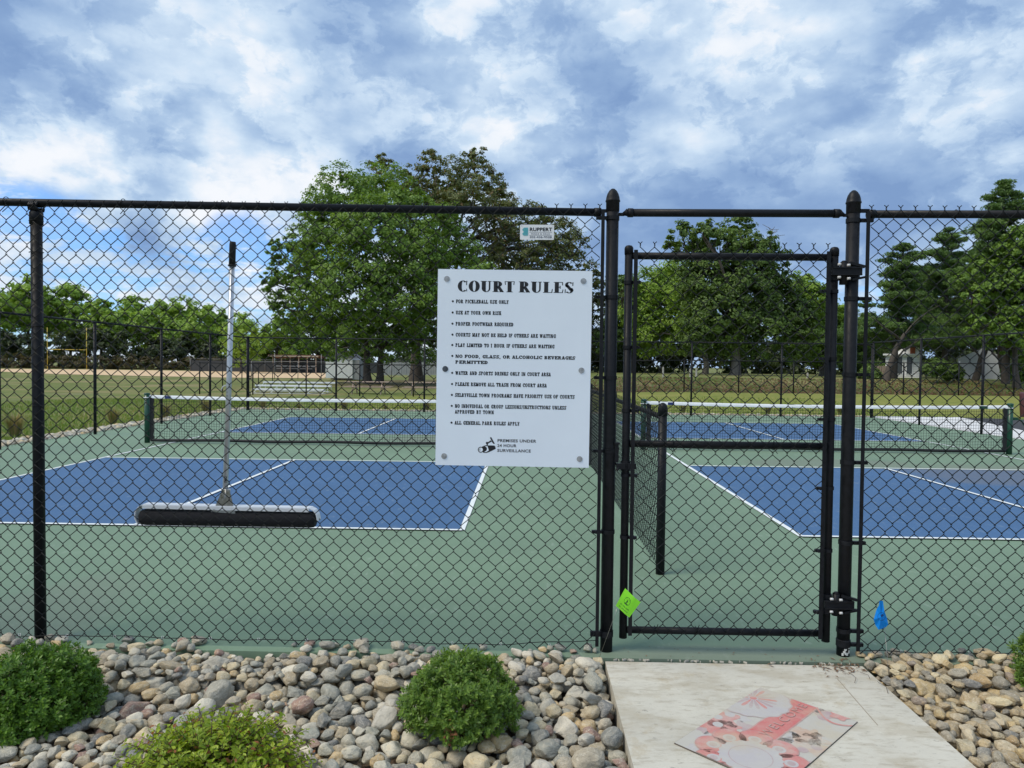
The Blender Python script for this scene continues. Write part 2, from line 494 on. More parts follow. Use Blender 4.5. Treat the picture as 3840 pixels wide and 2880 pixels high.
def leaf_mat(name, dark, lite, tip=None, transl=.3, rough=.5, tipshare=.12, spec=.4):
    """foliage: colour differs leaf by leaf, light passes partly through"""
    mt = bpy.data.materials.new(name); mt.use_nodes = True
    t = NT(mt.node_tree)
    geo = t.n('ShaderNodeNewGeometry'); r = geo.outputs['Random Per Island']
    big = t.noise(geo.outputs['Position'], .35, 3, .5)
    f = t.m('ADD', t.m('MULTIPLY', r, .6), t.m('MULTIPLY', t.m('SUBTRACT', big, .3), .8))
    c = t.ramp(f, [(.1, dark), (.85, lite)])
    if tip:
        c = t.mix(t.maprange(t.m('FRACT', t.m('MULTIPLY', r, 17.3)), 1 - tipshare, 1 - tipshare + .01), c, tip)
    b = t.n('ShaderNodeBsdfPrincipled'); t.put(b.inputs['Base Color'], c); b.inputs['Roughness'].default_value = rough
    b.inputs['Specular IOR Level'].default_value = spec
    tr = t.n('ShaderNodeBsdfTranslucent'); t.put(tr.inputs[0], t.mix(1.0, c, (1.5, 1.5, .7), 'MULTIPLY'))
    mx = t.n('ShaderNodeMixShader'); mx.inputs[0].default_value = transl
    t.put(mx.inputs[1], b.outputs[0]); t.put(mx.inputs[2], tr.outputs[0])
    o = t.n('ShaderNodeOutputMaterial'); t.put(o.inputs[0], mx.outputs[0])
    return mt


M['maple'] = leaf_mat('maple_leaves', (.060, .125, .022), (.270, .410, .066))
M['oak'] = leaf_mat('oak_leaves', (.075, .098, .032), (.200, .230, .078), (.22, .15, .07))
M['lime'] = leaf_mat('bright_leaves', (.120, .220, .030), (.340, .480, .070))
M['row'] = leaf_mat('woodland_leaves', (.160, .270, .040), (.370, .520, .090))
M['darkleaf'] = leaf_mat('dark_leaves', (.045, .085, .020), (.190, .290, .060))
M['pine'] = leaf_mat('pine_needles', (.062, .125, .040), (.210, .320, .090), transl=.25)
M['under'] = leaf_mat('shade_coloured_leaves', (.026, .042, .016), (.080, .110, .036))  # shade below the crowns is put into this dark leaf colour
M['dry'] = leaf_mat('dry_hedge_leaves', (.070, .060, .030), (.150, .115, .060), (.10, .14, .04))
M['boxwood'] = leaf_mat('boxwood_leaves', (.078, .155, .026), (.225, .350, .060), transl=.35, rough=.42)
M['boxdark'] = leaf_mat('dark_boxwood_leaves', (.042, .105, .014), (.160, .300, .036), transl=.3, rough=.42)
M['spirea'] = leaf_mat('spirea_leaves', (.170, .270, .018), (.430, .510, .045), (.34, .13, .05), transl=.35, rough=.42, tipshare=.06)
M['tuft'] = leaf_mat('dry_grass_blades', (.22, .18, .08), (.42, .31, .16), (.14, .20, .05), transl=.2, tipshare=.3)
M['blade'] = leaf_mat('grass_blades', (.10, .18, .03), (.24, .31, .07), (.32, .27, .12), transl=.3)
M['bark'] = worn('bark', (.075, .062, .052), .95, amt=.4, scale=5, bump=.8)
M['greybark'] = worn('grey_bark', (.17, .15, .13), .95, amt=.35, scale=5, bump=.8)
M['twig'] = worn('twig', (.09, .055, .035), .9, amt=.3, scale=30)


def stone_mat(warm, nm):
    def fn(t, b):
        oi = t.n('ShaderNodeObjectInfo').outputs['Random']; isl = t.n('ShaderNodeNewGeometry').outputs['Random Per Island']
        r = t.m('FRACT', t.m('ADD', t.m('MULTIPLY', oi, 13.7), isl))
        r2 = t.m('FRACT', t.m('MULTIPLY', r, 7.31))
        if warm:
            stops = [(.0, (.36, .29, .19)), (.14, (.40, .32, .20)), (.26, (.28, .26, .22)), (.36, (.47, .41, .29)), (.48, (.25, .235, .205)),
                     (.58, (.42, .33, .19)), (.68, (.33, .30, .25)), (.78, (.20, .20, .20)), (.86, (.46, .40, .30)), (.93, (.23, .19, .17)), (.97, (.38, .28, .16))]
        else:
            stops = [(.0, (.30, .295, .265)), (.12, (.36, .31, .23)), (.22, (.24, .245, .235)), (.32, (.43, .38, .28)), (.42, (.28, .29, .27)),
                     (.52, (.42, .41, .37)), (.62, (.40, .31, .19)), (.68, (.20, .205, .21)), (.73, (.34, .31, .26)), (.82, (.52, .50, .45)), (.92, (.24, .165, .15)), (.95, (.30, .31, .29))]
        c = t.ramp(r, stops, 'CONSTANT')
        co = t.n('ShaderNodeTexCoord').outputs['Object']
        off = t.n('ShaderNodeVectorMath', operation='ADD'); t.put(off.inputs[0], co)
        cmb = t.n('ShaderNodeCombineXYZ'); t.put(cmb.inputs[0], t.m('MULTIPLY', r, 90)); t.put(cmb.inputs[1], t.m('MULTIPLY', r2, 50)); t.put(off.inputs[1], cmb.outputs[0])
        v = off.outputs[0]
        n1 = t.noise(v, 14, 7, .65, .6); n2 = t.noise(v, 130, 4, .7); n3 = t.noise(t.mapping(v, scale=(1, 1, 5), rot=(.5, .3, 0)), 16, 5, .6)
        c = t.mix(1.0, c, t.ramp(n1, [(.25, (.62, .62, .62)), (.5, (1, 1, 1)), (.75, (1.30, 1.28, 1.22))]), 'MULTIPLY')
        c = t.mix(t.m('MULTIPLY', t.maprange(n3, .52, .68), .35), c, (.46, .42, .34))
        c = t.mix(t.m('MULTIPLY', t.maprange(n1, .56, .70), t.m('MULTIPLY', r2, .5)), c, (.42, .29, .14))
        c = t.mix(t.m('MULTIPLY', t.maprange(n2, .52, .70), .45), c, (.10, .095, .085))
        vein = t.m('ABSOLUTE', t.m('SUBTRACT', t.noise(v, 22, 6, .6, 1.2), .5))
        c = t.mix(t.m('MULTIPLY', t.maprange(vein, .018, .004), .5), c, (.55, .53, .48))
        c = t.mix(t.m('MULTIPLY', t.maprange(t.noise(v, 48, 5, .7), .56, .66), .35), c, (.48, .45, .38))
        c = t.mix(1.0, c, t.ramp(r2, [(0, (1.0, .97, .92)), (1, (1.38, 1.32, 1.18))]), 'MULTIPLY')
        t.put(b.inputs['Base Color'], c)
        bp = t.n('ShaderNodeBump'); bp.inputs['Strength'].default_value = .9; bp.inputs['Distance'].default_value = .006
        t.put(bp.inputs['Height'], t.m('ADD', t.m('MULTIPLY', n1, 2.0), t.m('ADD', n3, t.m('MULTIPLY', n2, .4)))); t.put(b.inputs['Normal'], bp.outputs[0])
    return principled(nm, None, .82, fn=fn, spec=.25)


M['stone'] = stone_mat(False, 'river_stone')
M['stonewarm'] = stone_mat(True, 'tan_river_stone')

# ------------------------------------------------------------------ ground sheets
FENCE_Y = 3.80
MESH_Y = FENCE_Y - 0.036
POST_L, POST_R = 0.456, 1.727
COURT = (-9.25, 11.22, 3.70, 23.05)


def spaced(lo, hi, dense_lo, dense_hi, step, nfar):
    mid = np.arange(dense_lo, dense_hi + step, step)
    a = dense_lo - np.geomspace(step, dense_lo - lo, nfar)[::-1]
    b = dense_hi + np.geomspace(step, hi - dense_hi, nfar)
    return np.concatenate([a, mid, b])


gx = spaced(-1500, 1500, -30, 45, .9, 26); gy = spaced(-300, 3000, -4, 60, .9, 26)
GX, GY = np.meshgrid(gx, gy)
GZ = terrain(GX, GY)
nx = len(gx)
ii = np.arange(len(gy) - 1)[:, None] * nx + np.arange(nx - 1)[None, :]
mb = MB(); mb.add(np.stack([GX, GY, GZ], -1).reshape(-1, 3), np.stack([ii, ii + 1, ii + nx + 1, ii + nx], -1).reshape(-1, 4), smooth=True)
mb.build('grass_ground', M['grass'], kind='structure', label='mown grass field with dry patches behind and beside the courts')

x0, x1, y0, y1 = COURT
court = MB().box(((x0 + x1) / 2, (y0 + y1) / 2, -.15), (x1 - x0, y1 - y0, .30)).build('court_surface', M['green'], kind='structure', label='green acrylic court slab with two blue pickleball courts')


def sheet(xa, xb, ya, yb, z, name, mat, parent):
    return MB().poly([(xa, ya, z), (xb, ya, z), (xb, yb, z), (xa, yb, z)]).build(name, mat, parent)


HW, LW = 3.048, .05
for cx, d in ((-3.616, 6.50), (5.586, 6.47)):
    k1, k2, f_ = d + 4.572, d + 8.839, d + 13.411
    sheet(cx - HW, cx + HW, d, k1, .004, 'blue_service_area', M['blue'], court)
    sheet(cx - HW, cx + HW, k2, f_, .004, 'blue_service_area', M['blue'], court)
    for s in (-1, 1):
        xx = cx + s * HW
        sheet(xx - LW / 2, xx + LW / 2, d, f_, .0082, 'sideline', M['line'], court)
    for yy, nm in ((d, 'baseline'), (k1, 'kitchen_line'), (k2, 'kitchen_line'), (f_, 'baseline')):
        sheet(cx - HW, cx + HW, yy - LW / 2, yy + LW / 2, .0122, nm, M['line'], court)
    sheet(cx - LW / 2, cx + LW / 2, d, k1, .0162, 'centre_line', M['line'], court)
    sheet(cx - LW / 2, cx + LW / 2, k2, f_, .0162, 'centre_line', M['line'], court)

# concrete path with a saw-cut joint and chipped edge to the court
path = MB().box(((.437 + 1.775) / 2, .5, -.075), (1.775 - .437, 6.36, .13)).build('concrete_path', M['concrete'], kind='structure', label='pale stained concrete path leading up to the gate')
c0, c1 = ground(3138, 2545, -.01), ground(3290, 2720, -.01)
MB().prism([(c0.x, c0.y, -.012), (c0.x + .004, c0.y, -.012), (c1.x + .004, c1.y, -.012), (c1.x, c1.y, -.012)], (0, 0, .0032)).build('crack_line', principled('crack', (.33, .29, .23), .9), path)
mb = MB()
for k in range(60):          # ragged pale grout crumbs along the joint
    xx = rng.uniform(.46, 1.74); s = rng.uniform(.003, .007)
    mb.box((xx, 3.694 + rng.normal(0, .006), -.006), (s * 3, s * .7, .009), rot=Matrix.Rotation(rng.uniform(0, 3), 3, 'Z'))
mb.build('grout_crumbs', worn('grout', (.50, .47, .40), .9, amt=.15), path, kind='stuff')

pad = MB().prism([(11.25, 12.5, -.02), (13.0, 12.5, -.02), (12.75, 17.9, -.02), (14.3, 23.5, -.02), (11.25, 23.5, -.02)], (0, 0, .025)).build('white_concrete_walk', M['whitepad'], kind='structure', label='white concrete walk outside the right fence')
MB().prism([(12.79, 17.95, -.02), (13.05, 12.5, -.02), (19, 12.5, -.02), (19, 21.5, -.02), (14.9, 23.3, -.02), (14.34, 23.4, -.02)], (0, 0, .018)).build('asphalt_pavement', M['asphalt'], kind='structure', label='dark asphalt beyond the white concrete walk')
# sand infield
sand = [(-78, 104), (-60, 90), (-45, 84), (-32, 81), (-24, 84), (-36, 130), (-60, 138), (-90, 142), (-110, 132), (-95, 115)]
MB().poly([(x, y, tz(x, y) + .03) for x, y in sand]).build('sand_infield', M['sand'], kind='structure', label='pale orange sand infield of the ball field')

# ------------------------------------------------------------------ stones
ico_v = None


def icosphere(sub):
    t = (1 + 5 ** .5) / 2
    v = [(-1, t, 0), (1, t, 0), (-1, -t, 0), (1, -t, 0), (0, -1, t), (0, 1, t), (0, -1, -t), (0, 1, -t), (t, 0, -1), (t, 0, 1), (-t, 0, -1), (-t, 0, 1)]
    v = [np.array(p) / np.linalg.norm(p) for p in v]
    f = [(0, 11, 5), (0, 5, 1), (0, 1, 7), (0, 7, 10), (0, 10, 11), (1, 5, 9), (5, 11, 4), (11, 10, 2), (10, 7, 6), (7, 1, 8), (3, 9, 4), (3, 4, 2), (3, 2, 6), (3, 6, 8), (3, 8, 9), (4, 9, 5), (2, 4, 11), (6, 2, 10), (8, 6, 7), (9, 8, 1)]
    for _ in range(sub):
        cache = {}; nf = []
        def mid(a, b):
            k = (min(a, b), max(a, b))
            if k not in cache:
                p = v[a] + v[b]; v.append(p / np.linalg.norm(p)); cache[k] = len(v) - 1
            return cache[k]
        for a, b, c in f:
            ab, bc, ca = mid(a, b), mid(b, c), mid(c, a)
            nf += [(a, ab, ca), (b, bc, ab), (c, ca, bc), (ab, bc, ca)]
        f = nf
    return np.array(v), np.array(f)


def stone_shape(seed, sub, angular):
    """unit stone: a sphere cut by soft planes and roughened"""
    r = np.random.default_rng(seed)
    v, f = icosphere(sub)
    v = v.copy()
    for _ in range(int(3 + angular * 7)):
        nrm = r.normal(size=3); nrm /= np.linalg.norm(nrm)
        dcut = r.uniform(.60, .90) if angular < .4 else r.uniform(.42, .78)
        h = v @ nrm
        over = np.maximum(h - dcut, 0)
        v -= nrm * (over * (.80 if angular < .5 else .93))[:, None]
    s = r.uniform(0, 100, 3)
    d = np.array([mnoise.noise(Vector(p * 1.3 + s)) * .17 + mnoise.noise(Vector(p * 3.1 + s)) * .075 + mnoise.noise(Vector(p * 7.3 + s)) * .025 for p in v])
    v *= (1 + d)[:, None]
    v /= np.abs(v).max(axis=0)
    return v, f


SHAPES = [stone_shape(100 + k, 3, (k % 5) / 4.2) for k in range(24)]
SHAPES2 = [stone_shape(200 + k, 2, (k % 4) / 3.2) for k in range(12)]
SMALL = [stone_shape(300 + k, 1, (k % 3) / 3) for k in range(8)]


def pile(xa, xb, ya, yb, target, seed, sizes, keepouts, cap=99999, strip=None):
    """drop stones one by one onto a height field; returns (x, y, z, radii, yaw, tilt)"""
    r = np.random.default_rng(seed); g = .012
    nxx, nyy = int((xb - xa) / g), int((yb - ya) / g)
    H = np.full((nyy, nxx), -.105); H[int((3.70 - ya) / g):, :] = .0
    outl = []
    for n in range(cap):
        t = r.random()
        a = sizes[0] * (1 - t) ** .0 * math.exp(r.normal(0, .34)); a = min(max(a, sizes[1]), sizes[2])
        b_ = a * r.uniform(.62, .95); c_ = a * r.uniform(.48, .78)
        yaw = r.uniform(0, math.pi)
        rad = a
        R_ = int(rad / g) + 1
        best = None
        edge_pass = pile.miss > 900
        for _ in range(14):
            cx, cy = r.uniform(xa + rad * .7, xb - rad * .7), (r.uniform(3.42, yb - rad * .30) if edge_pass else r.uniform(ya + rad, yb - rad * .30))
            if any((cx - kx) ** 2 + (cy - ky) ** 2 < kr * kr for kx, ky, kr in keepouts):
                continue
            i0, j0 = int((cy - ya) / g), int((cx - xa) / g)
            ia, ib, ja, jb = max(i0 - R_, 0), min(i0 + R_ + 1, nyy), max(j0 - R_, 0), min(j0 + R_ + 1, nxx)
            yy, xx = np.mgrid[ia:ib, ja:jb]
            dx = (xx + .5) * g + xa - cx; dy = (yy + .5) * g + ya - cy
            u = (dx * math.cos(yaw) + dy * math.sin(yaw)) / a; v = (-dx * math.sin(yaw) + dy * math.cos(yaw)) / b_
            q = 1 - u * u - v * v
            msk = q > .04
            if not msk.any():
                continue
            prof = np.sqrt(np.maximum(q, 0)) * c_
            hz = H[ia:ib, ja:jb][msk]
            zc = float(np.percentile(hz + prof[msk], 80))
            if best is None or zc + c_ < best[0]:
                best = (zc + c_, zc, cx, cy, ia, ib, ja, jb, prof, msk, hz)
        if best is None:
            continue
        top, zc, cx, cy, ia, ib, ja, jb, prof, msk, _ = best
        lim = target(cx, cy) if not edge_pass else .050 + .014 * math.sin(cx * 6) - (.035 if -1.75 < cx < -1.25 else 0)
        if top > lim:
            pile.miss += 1
            if pile.miss > 1500:
                break
            continue
        sub = H[ia:ib, ja:jb]; sub[msk] = np.maximum(sub[msk], zc + prof[msk] * .92)
        outl.append((cx, cy, zc, a, b_, c_, yaw, r.normal(0, .16), r.normal(0, .16)))
    return outl


def rot3(yaw, tx, ty):
    return Euler((tx, ty, yaw)).to_matrix()


def stone_bed(name, label, xa, xb, ya, yb, target, seed, sizes, mat, keepouts, view_rank):
    bed = MB()
    n1, n2 = 60, 40
    xs = np.linspace(xa, xb, n1); ys = np.linspace(-3, 3.70, n2); XX, YY = np.meshgrid(xs, ys)
    ZZ = -.115 + .02 * np.sin(XX * 5.3 + 1) * np.cos(YY * 4.1)
    jj = np.arange(n2 - 1)[:, None] * n1 + np.arange(n1 - 1)[None, :]
    bed.add(np.stack([XX, YY, ZZ], -1).reshape(-1, 3), np.stack([jj, jj + 1, jj + n1 + 1, jj + n1], -1).reshape(-1, 4), smooth=True)
    bedo = bed.build(name, M['soil'], kind='structure', label=label)
    pile.miss = 0
    st = pile(xa, xb, ya, yb, target, seed, sizes, keepouts)
    st.sort(key=lambda s: -view_rank(s))
    shared = {}
    for k, s in enumerate(st[:300]):
        key = (k * 7) % 24
        if key not in shared:
            v, f = SHAPES[key]
            m_ = MB(); m_.add(v * .05, f, smooth=True); shared[key] = m_.mesh('stone', mat)
        o = link_part(shared[key], 'stone', bedo, (s[0], s[1], s[2]), (s[7], s[8], s[6]), (s[3] / .05, s[4] / .05, s[5] / .05))
    rest = MB()
    for k, s in enumerate(st[300:]):
        v, f = (SHAPES2[k % 12] if view_rank(s) > .006 else SMALL[k % 8])
        R_ = np.array(rot3(s[6], s[7], s[8]))
        rest.add((v * np.array(s[3:6])) @ R_.T + np.array(s[:3]), f, smooth=True)
    # small pebbles and grit wedged low between the stones
    r = np.random.default_rng(seed + 9)
    for k in range(int((xb - xa) * 260)):
        v, f = SMALL[k % 8]
        cx, cy = r.uniform(xa, xb), r.uniform(ya, 3.68)
        a = r.uniform(.010, .026)
        rest.add(v * np.array([a, a * .8, a * .6]) @ np.array(rot3(r.uniform(0, 6), 0, 0)).T + np.array([cx, cy, -.085 + r.uniform(-.02, .02)]), f, smooth=True)
    rest.build('small_stones', mat, bedo, kind='stuff', label='smaller stones and pebbles wedged between the large ones')
    return bedo, st


def rank(s):
    x, y = s[0], s[1]
    if abs(x - YAW * y) > y * .76 + .1 or y < 2.3:
        return 0
    vis = 1.0
    if s[2] < -.055:
        vis = .45
    return s[3] / y * vis


SHRUBS = [(-2.14, 3.08, .20), (-.262, 3.02, .11), (2.68, 3.50, .10)]
t_left = lambda x, y: .018 + .036 * min(max((y - 3.0) / .6, 0), 1) + .018 * min(max((x - .1) / .25, 0), 1) + .018 * math.sin(x * 4.3) * math.cos(y * 3) + 0 - (.045 if x < -1.1 and y < 2.95 else 0)
bedL, stL = stone_bed('rock_bed', 'bed of grey and tan river stones left of the path', -3.6, .43, 1.9, 3.79, t_left, 21, (.036, .019, .082), M['stone'], [(a, b, c) for a, b, c in SHRUBS], rank)
t_right = lambda x, y: .026 + .026 * min(max((y - 3.1) / .6, 0), 1) + .015 * math.sin(x * 5 + 1) + 0
bedR, stR = stone_bed('rock_bed', 'bed of mostly tan river stones right of the path', 1.785, 4.2, 2.2, 3.80, t_right, 33, (.041, .021, .080), M['stonewarm'], [(a, b, c) for a, b, c in SHRUBS], rank)
print('stones', len(stL), len(stR))


def border(name, label, segs, seed, count):
    r = np.random.default_rng(seed); m_ = MB()
    for k in range(count):
        (xa, ya), (xb, yb), wd = segs[k % len(segs)]
        t = r.random(); a = r.uniform(.03, .075)
        p = np.array([xa + (xb - xa) * t, ya + (yb - ya) * t]) + r.uniform(-wd / 2, wd / 2, 2) * (np.array([1, 0]) if abs(xb - xa) < abs(yb - ya) else np.array([0, 1]))
        v, f = SMALL[k % 8]
        m_.add((v * np.array([a, a * .8, a * .6])) @ np.array(rot3(r.uniform(0, 6), 0, 0)).T + np.array([p[0], p[1], -.035 + a * .35 + r.uniform(0, .02)]), f, smooth=True)
    return m_.build(name, M['stone'], kind='stuff', label=label)


border('gravel_border', 'strip of pale stones along the outside of the left fence', [((-9.55, 9), (-9.55, 23.4), .55)], 3, 1500)
border('gravel_border', 'strip of pale stones along the outside of the far fence', [((-9.5, 23.32), (11.2, 23.32), .42)], 4, 1300)

# ------------------------------------------------------------------ chain link
def chain_link(m_, x_a, x_b, z_a, z_b, r, sides, pitch=.0757, pz=.0872, fine=True, y=0.0, phase=0.0, spikes=None, to_world=None, mi=0, wob=0.0):
    """woven wires: each runs down in a zigzag and hooks round its neighbours"""
    hp, hz = pitch / 2, pz / 2
    k0 = int(math.floor((x_a - phase) / hp)) ; k1 = int(math.ceil((x_b - phase) / hp))
    rows = int(round((z_b - z_a) / hz))
    e = r * 1.15; dz = r * 1.7
    if wob:
        ww = lambda x, z: (wob * math.sin(x * 2.7 + z * 1.3) + wob * .6 * math.sin(x * 7.1 - z * 3.7), wob * math.sin(x * 3.1 + 2) * math.cos(z * 2.3))
    for k in range(k0, k1):
        xl, xr = phase + k * hp, phase + (k + 1) * hp
        if xl < x_a - 1e-6 or xr > x_b + 1e-6:
            continue
        pts = []
        for j in range(rows + 1):
            left = (j + k) % 2 == 0
            z = z_b - j * hz
            xb_ = (xl - e) if left else (xr + e)
            yy = e if left else -e
            if fine and 0 < j < rows:
                pts.append((xb_, y + (yy if True else 0), z + dz)); pts.append((xb_, y - yy, z - dz))
            else:
                pts.append((xb_, y, z))
        if wob:
            pts = [(p[0] + ww(p[0], p[2])[0], p[1], p[2] + ww(p[0], p[2])[1]) for p in pts]
        if to_world is not None:
            pts = [to_world(p) for p in pts]
        m_.tube(pts, r, sides, mi, cap=False, smooth=sides > 3)
    if spikes:
        # twisted and splayed wire ends on top
        for k in range(k0, k1 + 1):
            xx = phase + k * hp
            if k % 2 == 0 and x_a <= xx <= x_b:
                t_ = spikes
                zz0 = z_b
                for s in (-1, 1):
                    pp = [(xx - s * .001, y + s * .0022, zz0 - .004), (xx + s * .002, y - s * .002, zz0 + t_ * .25), (xx - s * .002, y + s * .002, zz0 + t_ * .5),
                          (xx + s * .001, y, zz0 + t_ * .62), (xx + s * .010, y - .003 * s, zz0 + t_)]
                    pp = [(p[0] + (rng.normal(0, .0012) if q > 2 else 0), p[1], p[2]) for q, p in enumerate(pp)]
                    if to_world is not None:
                        pp = [to_world(p) for p in pp]
                    m_.tube(pp, r * .95, 4, mi, cap=False)
    return m_


def dome_cap(m_, c, r, bullet=True):
    if bullet:
        prof = [(r * 1.02, -.055), (r * 1.09, -.053), (r * 1.09, -.004), (r * 1.19, -.001), (r * 1.19, .004), (r * 1.12, .008), (r * 1.06, .022), (r * .90, .040), (r * .62, .056), (r * .30, .066), (r * .02, .069)]
    else:
        prof = [(r * 1.02, -.03), (r * 1.10, -.03), (r * 1.13, 0), (r * 1.05, .008), (r * .75, .016), (r * .02, .020)]
    m_.lathe(prof, c, 24)


def band(m_, cx, cy, z, r, reach, side, w_=.022, yoff=0.0):
    """brace band: a strap round the post with a tab running out to the tension bar"""
    m_.lathe([(r + .001, -w_ / 2), (r + .0035, -w_ / 2), (r + .0035, w_ / 2), (r + .001, w_ / 2)], (cx, cy, z), 20, smooth=False)
    m_.box((cx + side * (r + reach) / 2 + side * r * .4, cy - .012 + yoff, z), (reach - r * .2, .020, w_ * .82))
    m_.tube([(cx + side * (reach + r * .15), cy - .032 + yoff, z), (cx + side * (reach + r * .15), cy + .006 + yoff, z)], .008, 8)


def zpx(py, px=2300):
    return at(px, py, FENCE_Y).z


# front fence
RAIL_Z = 2.360
front = thing('chain_link_fence', 'tall black chain link fence in the foreground with the rules sign on it', 'fence', (0, FENCE_Y, 0))
RP = .033
for (cx, zt) in ((POST_L, 2.415), (POST_R, 2.415)):
    po = MB().tube([(cx, FENCE_Y, -.05), (cx, FENCE_Y, 1.2), (cx, FENCE_Y, zt)], RP, 28).build('gate_post', M['vinyl'], front)
    m_ = MB(); dome_cap(m_, (cx, FENCE_Y, zt), RP); m_.build('post_cap', M['vinyl'], po)
# chipped paint at the foot of the right gate post
m_ = MB()
for k in range(9):
    a = -math.pi / 2 + rng.uniform(-.5, .75); z = rng.uniform(.012, .05)
    m_.box((POST_R + (RP + .0005) * math.cos(a), FENCE_Y + (RP + .0005) * math.sin(a), z), (.002, rng.uniform(.006, .014), rng.uniform(.006, .015)), rot=Matrix.Rotation(a, 3, 'Z'))
m_.build('chipped_paint', principled('chip', (.62, .62, .60), .7), front)
# collars near the foot
m_ = MB(); m_.lathe([(RP, 0), (RP + .004, 0), (RP + .004, .035), (RP, .038)], (POST_R, FENCE_Y, .05), 24, smooth=False); m_.build('post_collar', M['vinyl'], front)
RL = .0285
for k, cx in enumerate((-2.655, -5.7)):
    po = MB().tube([(cx + .01, FENCE_Y, -.05), (cx, FENCE_Y, 2.345)], RL, 24).build('line_post', M['vinyl'], front)
    m_ = MB()
    m_.lathe([(RL + .002, -.075), (RL + .005, -.075), (RL + .005, -.012), (RL, -.006)], (cx, FENCE_Y, 2.345), 24)
    hoop = [(cx, FENCE_Y + .031 * math.sin(t), RAIL_Z + .001 + .031 * math.cos(t)) for t in np.linspace(-2.2, 2.2, 15)]
    for dx in (-.020, -.010, 0, .010, .020):
        m_.tube([(cx + dx, p[1], p[2]) for p in hoop], .0065, 6)
    m_.build('loop_cap', M['vinyl'], po)
zl = at(0, 756, FENCE_Y).z
rail = lambda xa, xb, z1, z2, nm: MB().tube([(xa, FENCE_Y, z1), ((xa + xb) / 2, FENCE_Y, (z1 + z2) / 2), (xb, FENCE_Y, z2)], .0208, 20).build(nm, M['vinyl'], front)
rail(-7.5, POST_L - .072, RAIL_Z + .075, RAIL_Z - .003, 'top_rail')
rail(POST_R + .085, 5.8, RAIL_Z - .002, RAIL_Z + .02, 'top_rail')
rail(POST_L + .105, POST_R - .10, RAIL_Z - .004, RAIL_Z, 'header_rail')


def rail_end(x, z, side):
    """cup over the rail end that narrows to a bolted tab at the post"""
    m_ = MB()
    m_.tube([(x, FENCE_Y, z), (x - side * .028, FENCE_Y, z)], .0238, 18)
    m_.tube([(x - side * .0285, FENCE_Y, z), (x - side * .040, FENCE_Y, z - .003), (x - side * .055, FENCE_Y, z - .008)], [.023, .015, .008], 12)
    m_.box((x - side * .062, FENCE_Y - .004, z - .010), (.03, .006, .017))
    m_.tube([(x - side * .060, FENCE_Y - .016, z - .010), (x - side * .060, FENCE_Y + .012, z - .010)], .006, 8)
    m_.build('rail_end_cup', M['vinyl'], front)


rail_end(POST_L + .108, RAIL_Z - .004, 1)
rail_end(POST_R - .103, RAIL_Z, -1)
m_ = MB(); m_.tube([(POST_L - .098, FENCE_Y, RAIL_Z - .003), (POST_L - .062, FENCE_Y, RAIL_Z - .003)], .0238, 18); m_.box((POST_L - .05, FENCE_Y - .004, RAIL_Z + .004), (.04, .006, .018)); m_.build('rail_end_cup', M['vinyl'], front)
m_ = MB(); m_.tube([(POST_R + .112, FENCE_Y, RAIL_Z - .002), (POST_R + .075, FENCE_Y, RAIL_Z - .002)], .0238, 18); m_.box((POST_R + .052, FENCE_Y - .004, RAIL_Z + .014), (.06, .008, .020)); m_.build('rail_end_cup', M['vinyl'], front)
BARL, BARR = POST_L - .0545, POST_R + .062
for bx in (BARL, BARR):
    MB().box((bx, MESH_Y - .002, 1.20), (.018, .006, 2.33)).build('tension_bar', M['vinyl'], front)
for z in (2.325, 1.906, 1.476, 1.084, .648, .095):
    m_ = MB(); band(m_, POST_L, FENCE_Y, z, RP, .062, -1, .020 if z > .2 else .032); m_.build('brace_band', M['vinyl'], front)
for z in (2.322, 1.910, 1.508, 1.040, .610, .135, .062):
    m_ = MB(); band(m_, POST_R, FENCE_Y, z, RP, .072, 1); m_.build('brace_band', M['vinyl'], front)
# woven mesh, hung so its barbs stand at the rail
WR = .0023
ph = at(2195, 790, MESH_Y).x
m_ = MB()
zrow = lambda n: n * .0872 / 2
chain_link(m_, -6.8, BARL + .012, 2.370 - zrow(54), 2.370, WR, 6, phase=ph, y=MESH_Y, spikes=.024, wob=.0028)
m_.build('chain_link_mesh', M['wire'], front)
ph2 = at(3269, 780, MESH_Y).x
m_ = MB(); chain_link(m_, BARR - .012, 5.5, 2.372 - zrow(54), 2.372, WR, 6, phase=ph2, y=MESH_Y, spikes=.026, wob=.0026); m_.build('chain_link_mesh', M['wire'], front)
# bottom tension wire with hog rings
for xa, xb in ((-6.8, BARL), (BARR, 5.5)):
    xs = np.arange(xa, xb, .06)
    m_ = MB().tube([(x, MESH_Y - .004, .040 + .004 * math.sin(x * 5) + .003 * math.sin(x * 17) + (.05 * max(0, (x - BARL + .5)) if xb == BARL else 0)) for x in xs], .0021, 6)
    tw = m_.build('tension_wire', M['wire'], front)
    for x in np.arange(xb - .25 if xb == BARL else xa + .23, xa if xb == BARL else xb, -.262 if xb == BARL else .36):
        m2 = MB().tube([(x - .003 + .006 * math.sin(t), MESH_Y - .004 + .004 * math.cos(t), .042 + .007 * math.cos(t + .5)) for t in np.linspace(0, 5.5, 8)], .0013, 5)
        m2.build('hog_ring', M['galv'], tw)
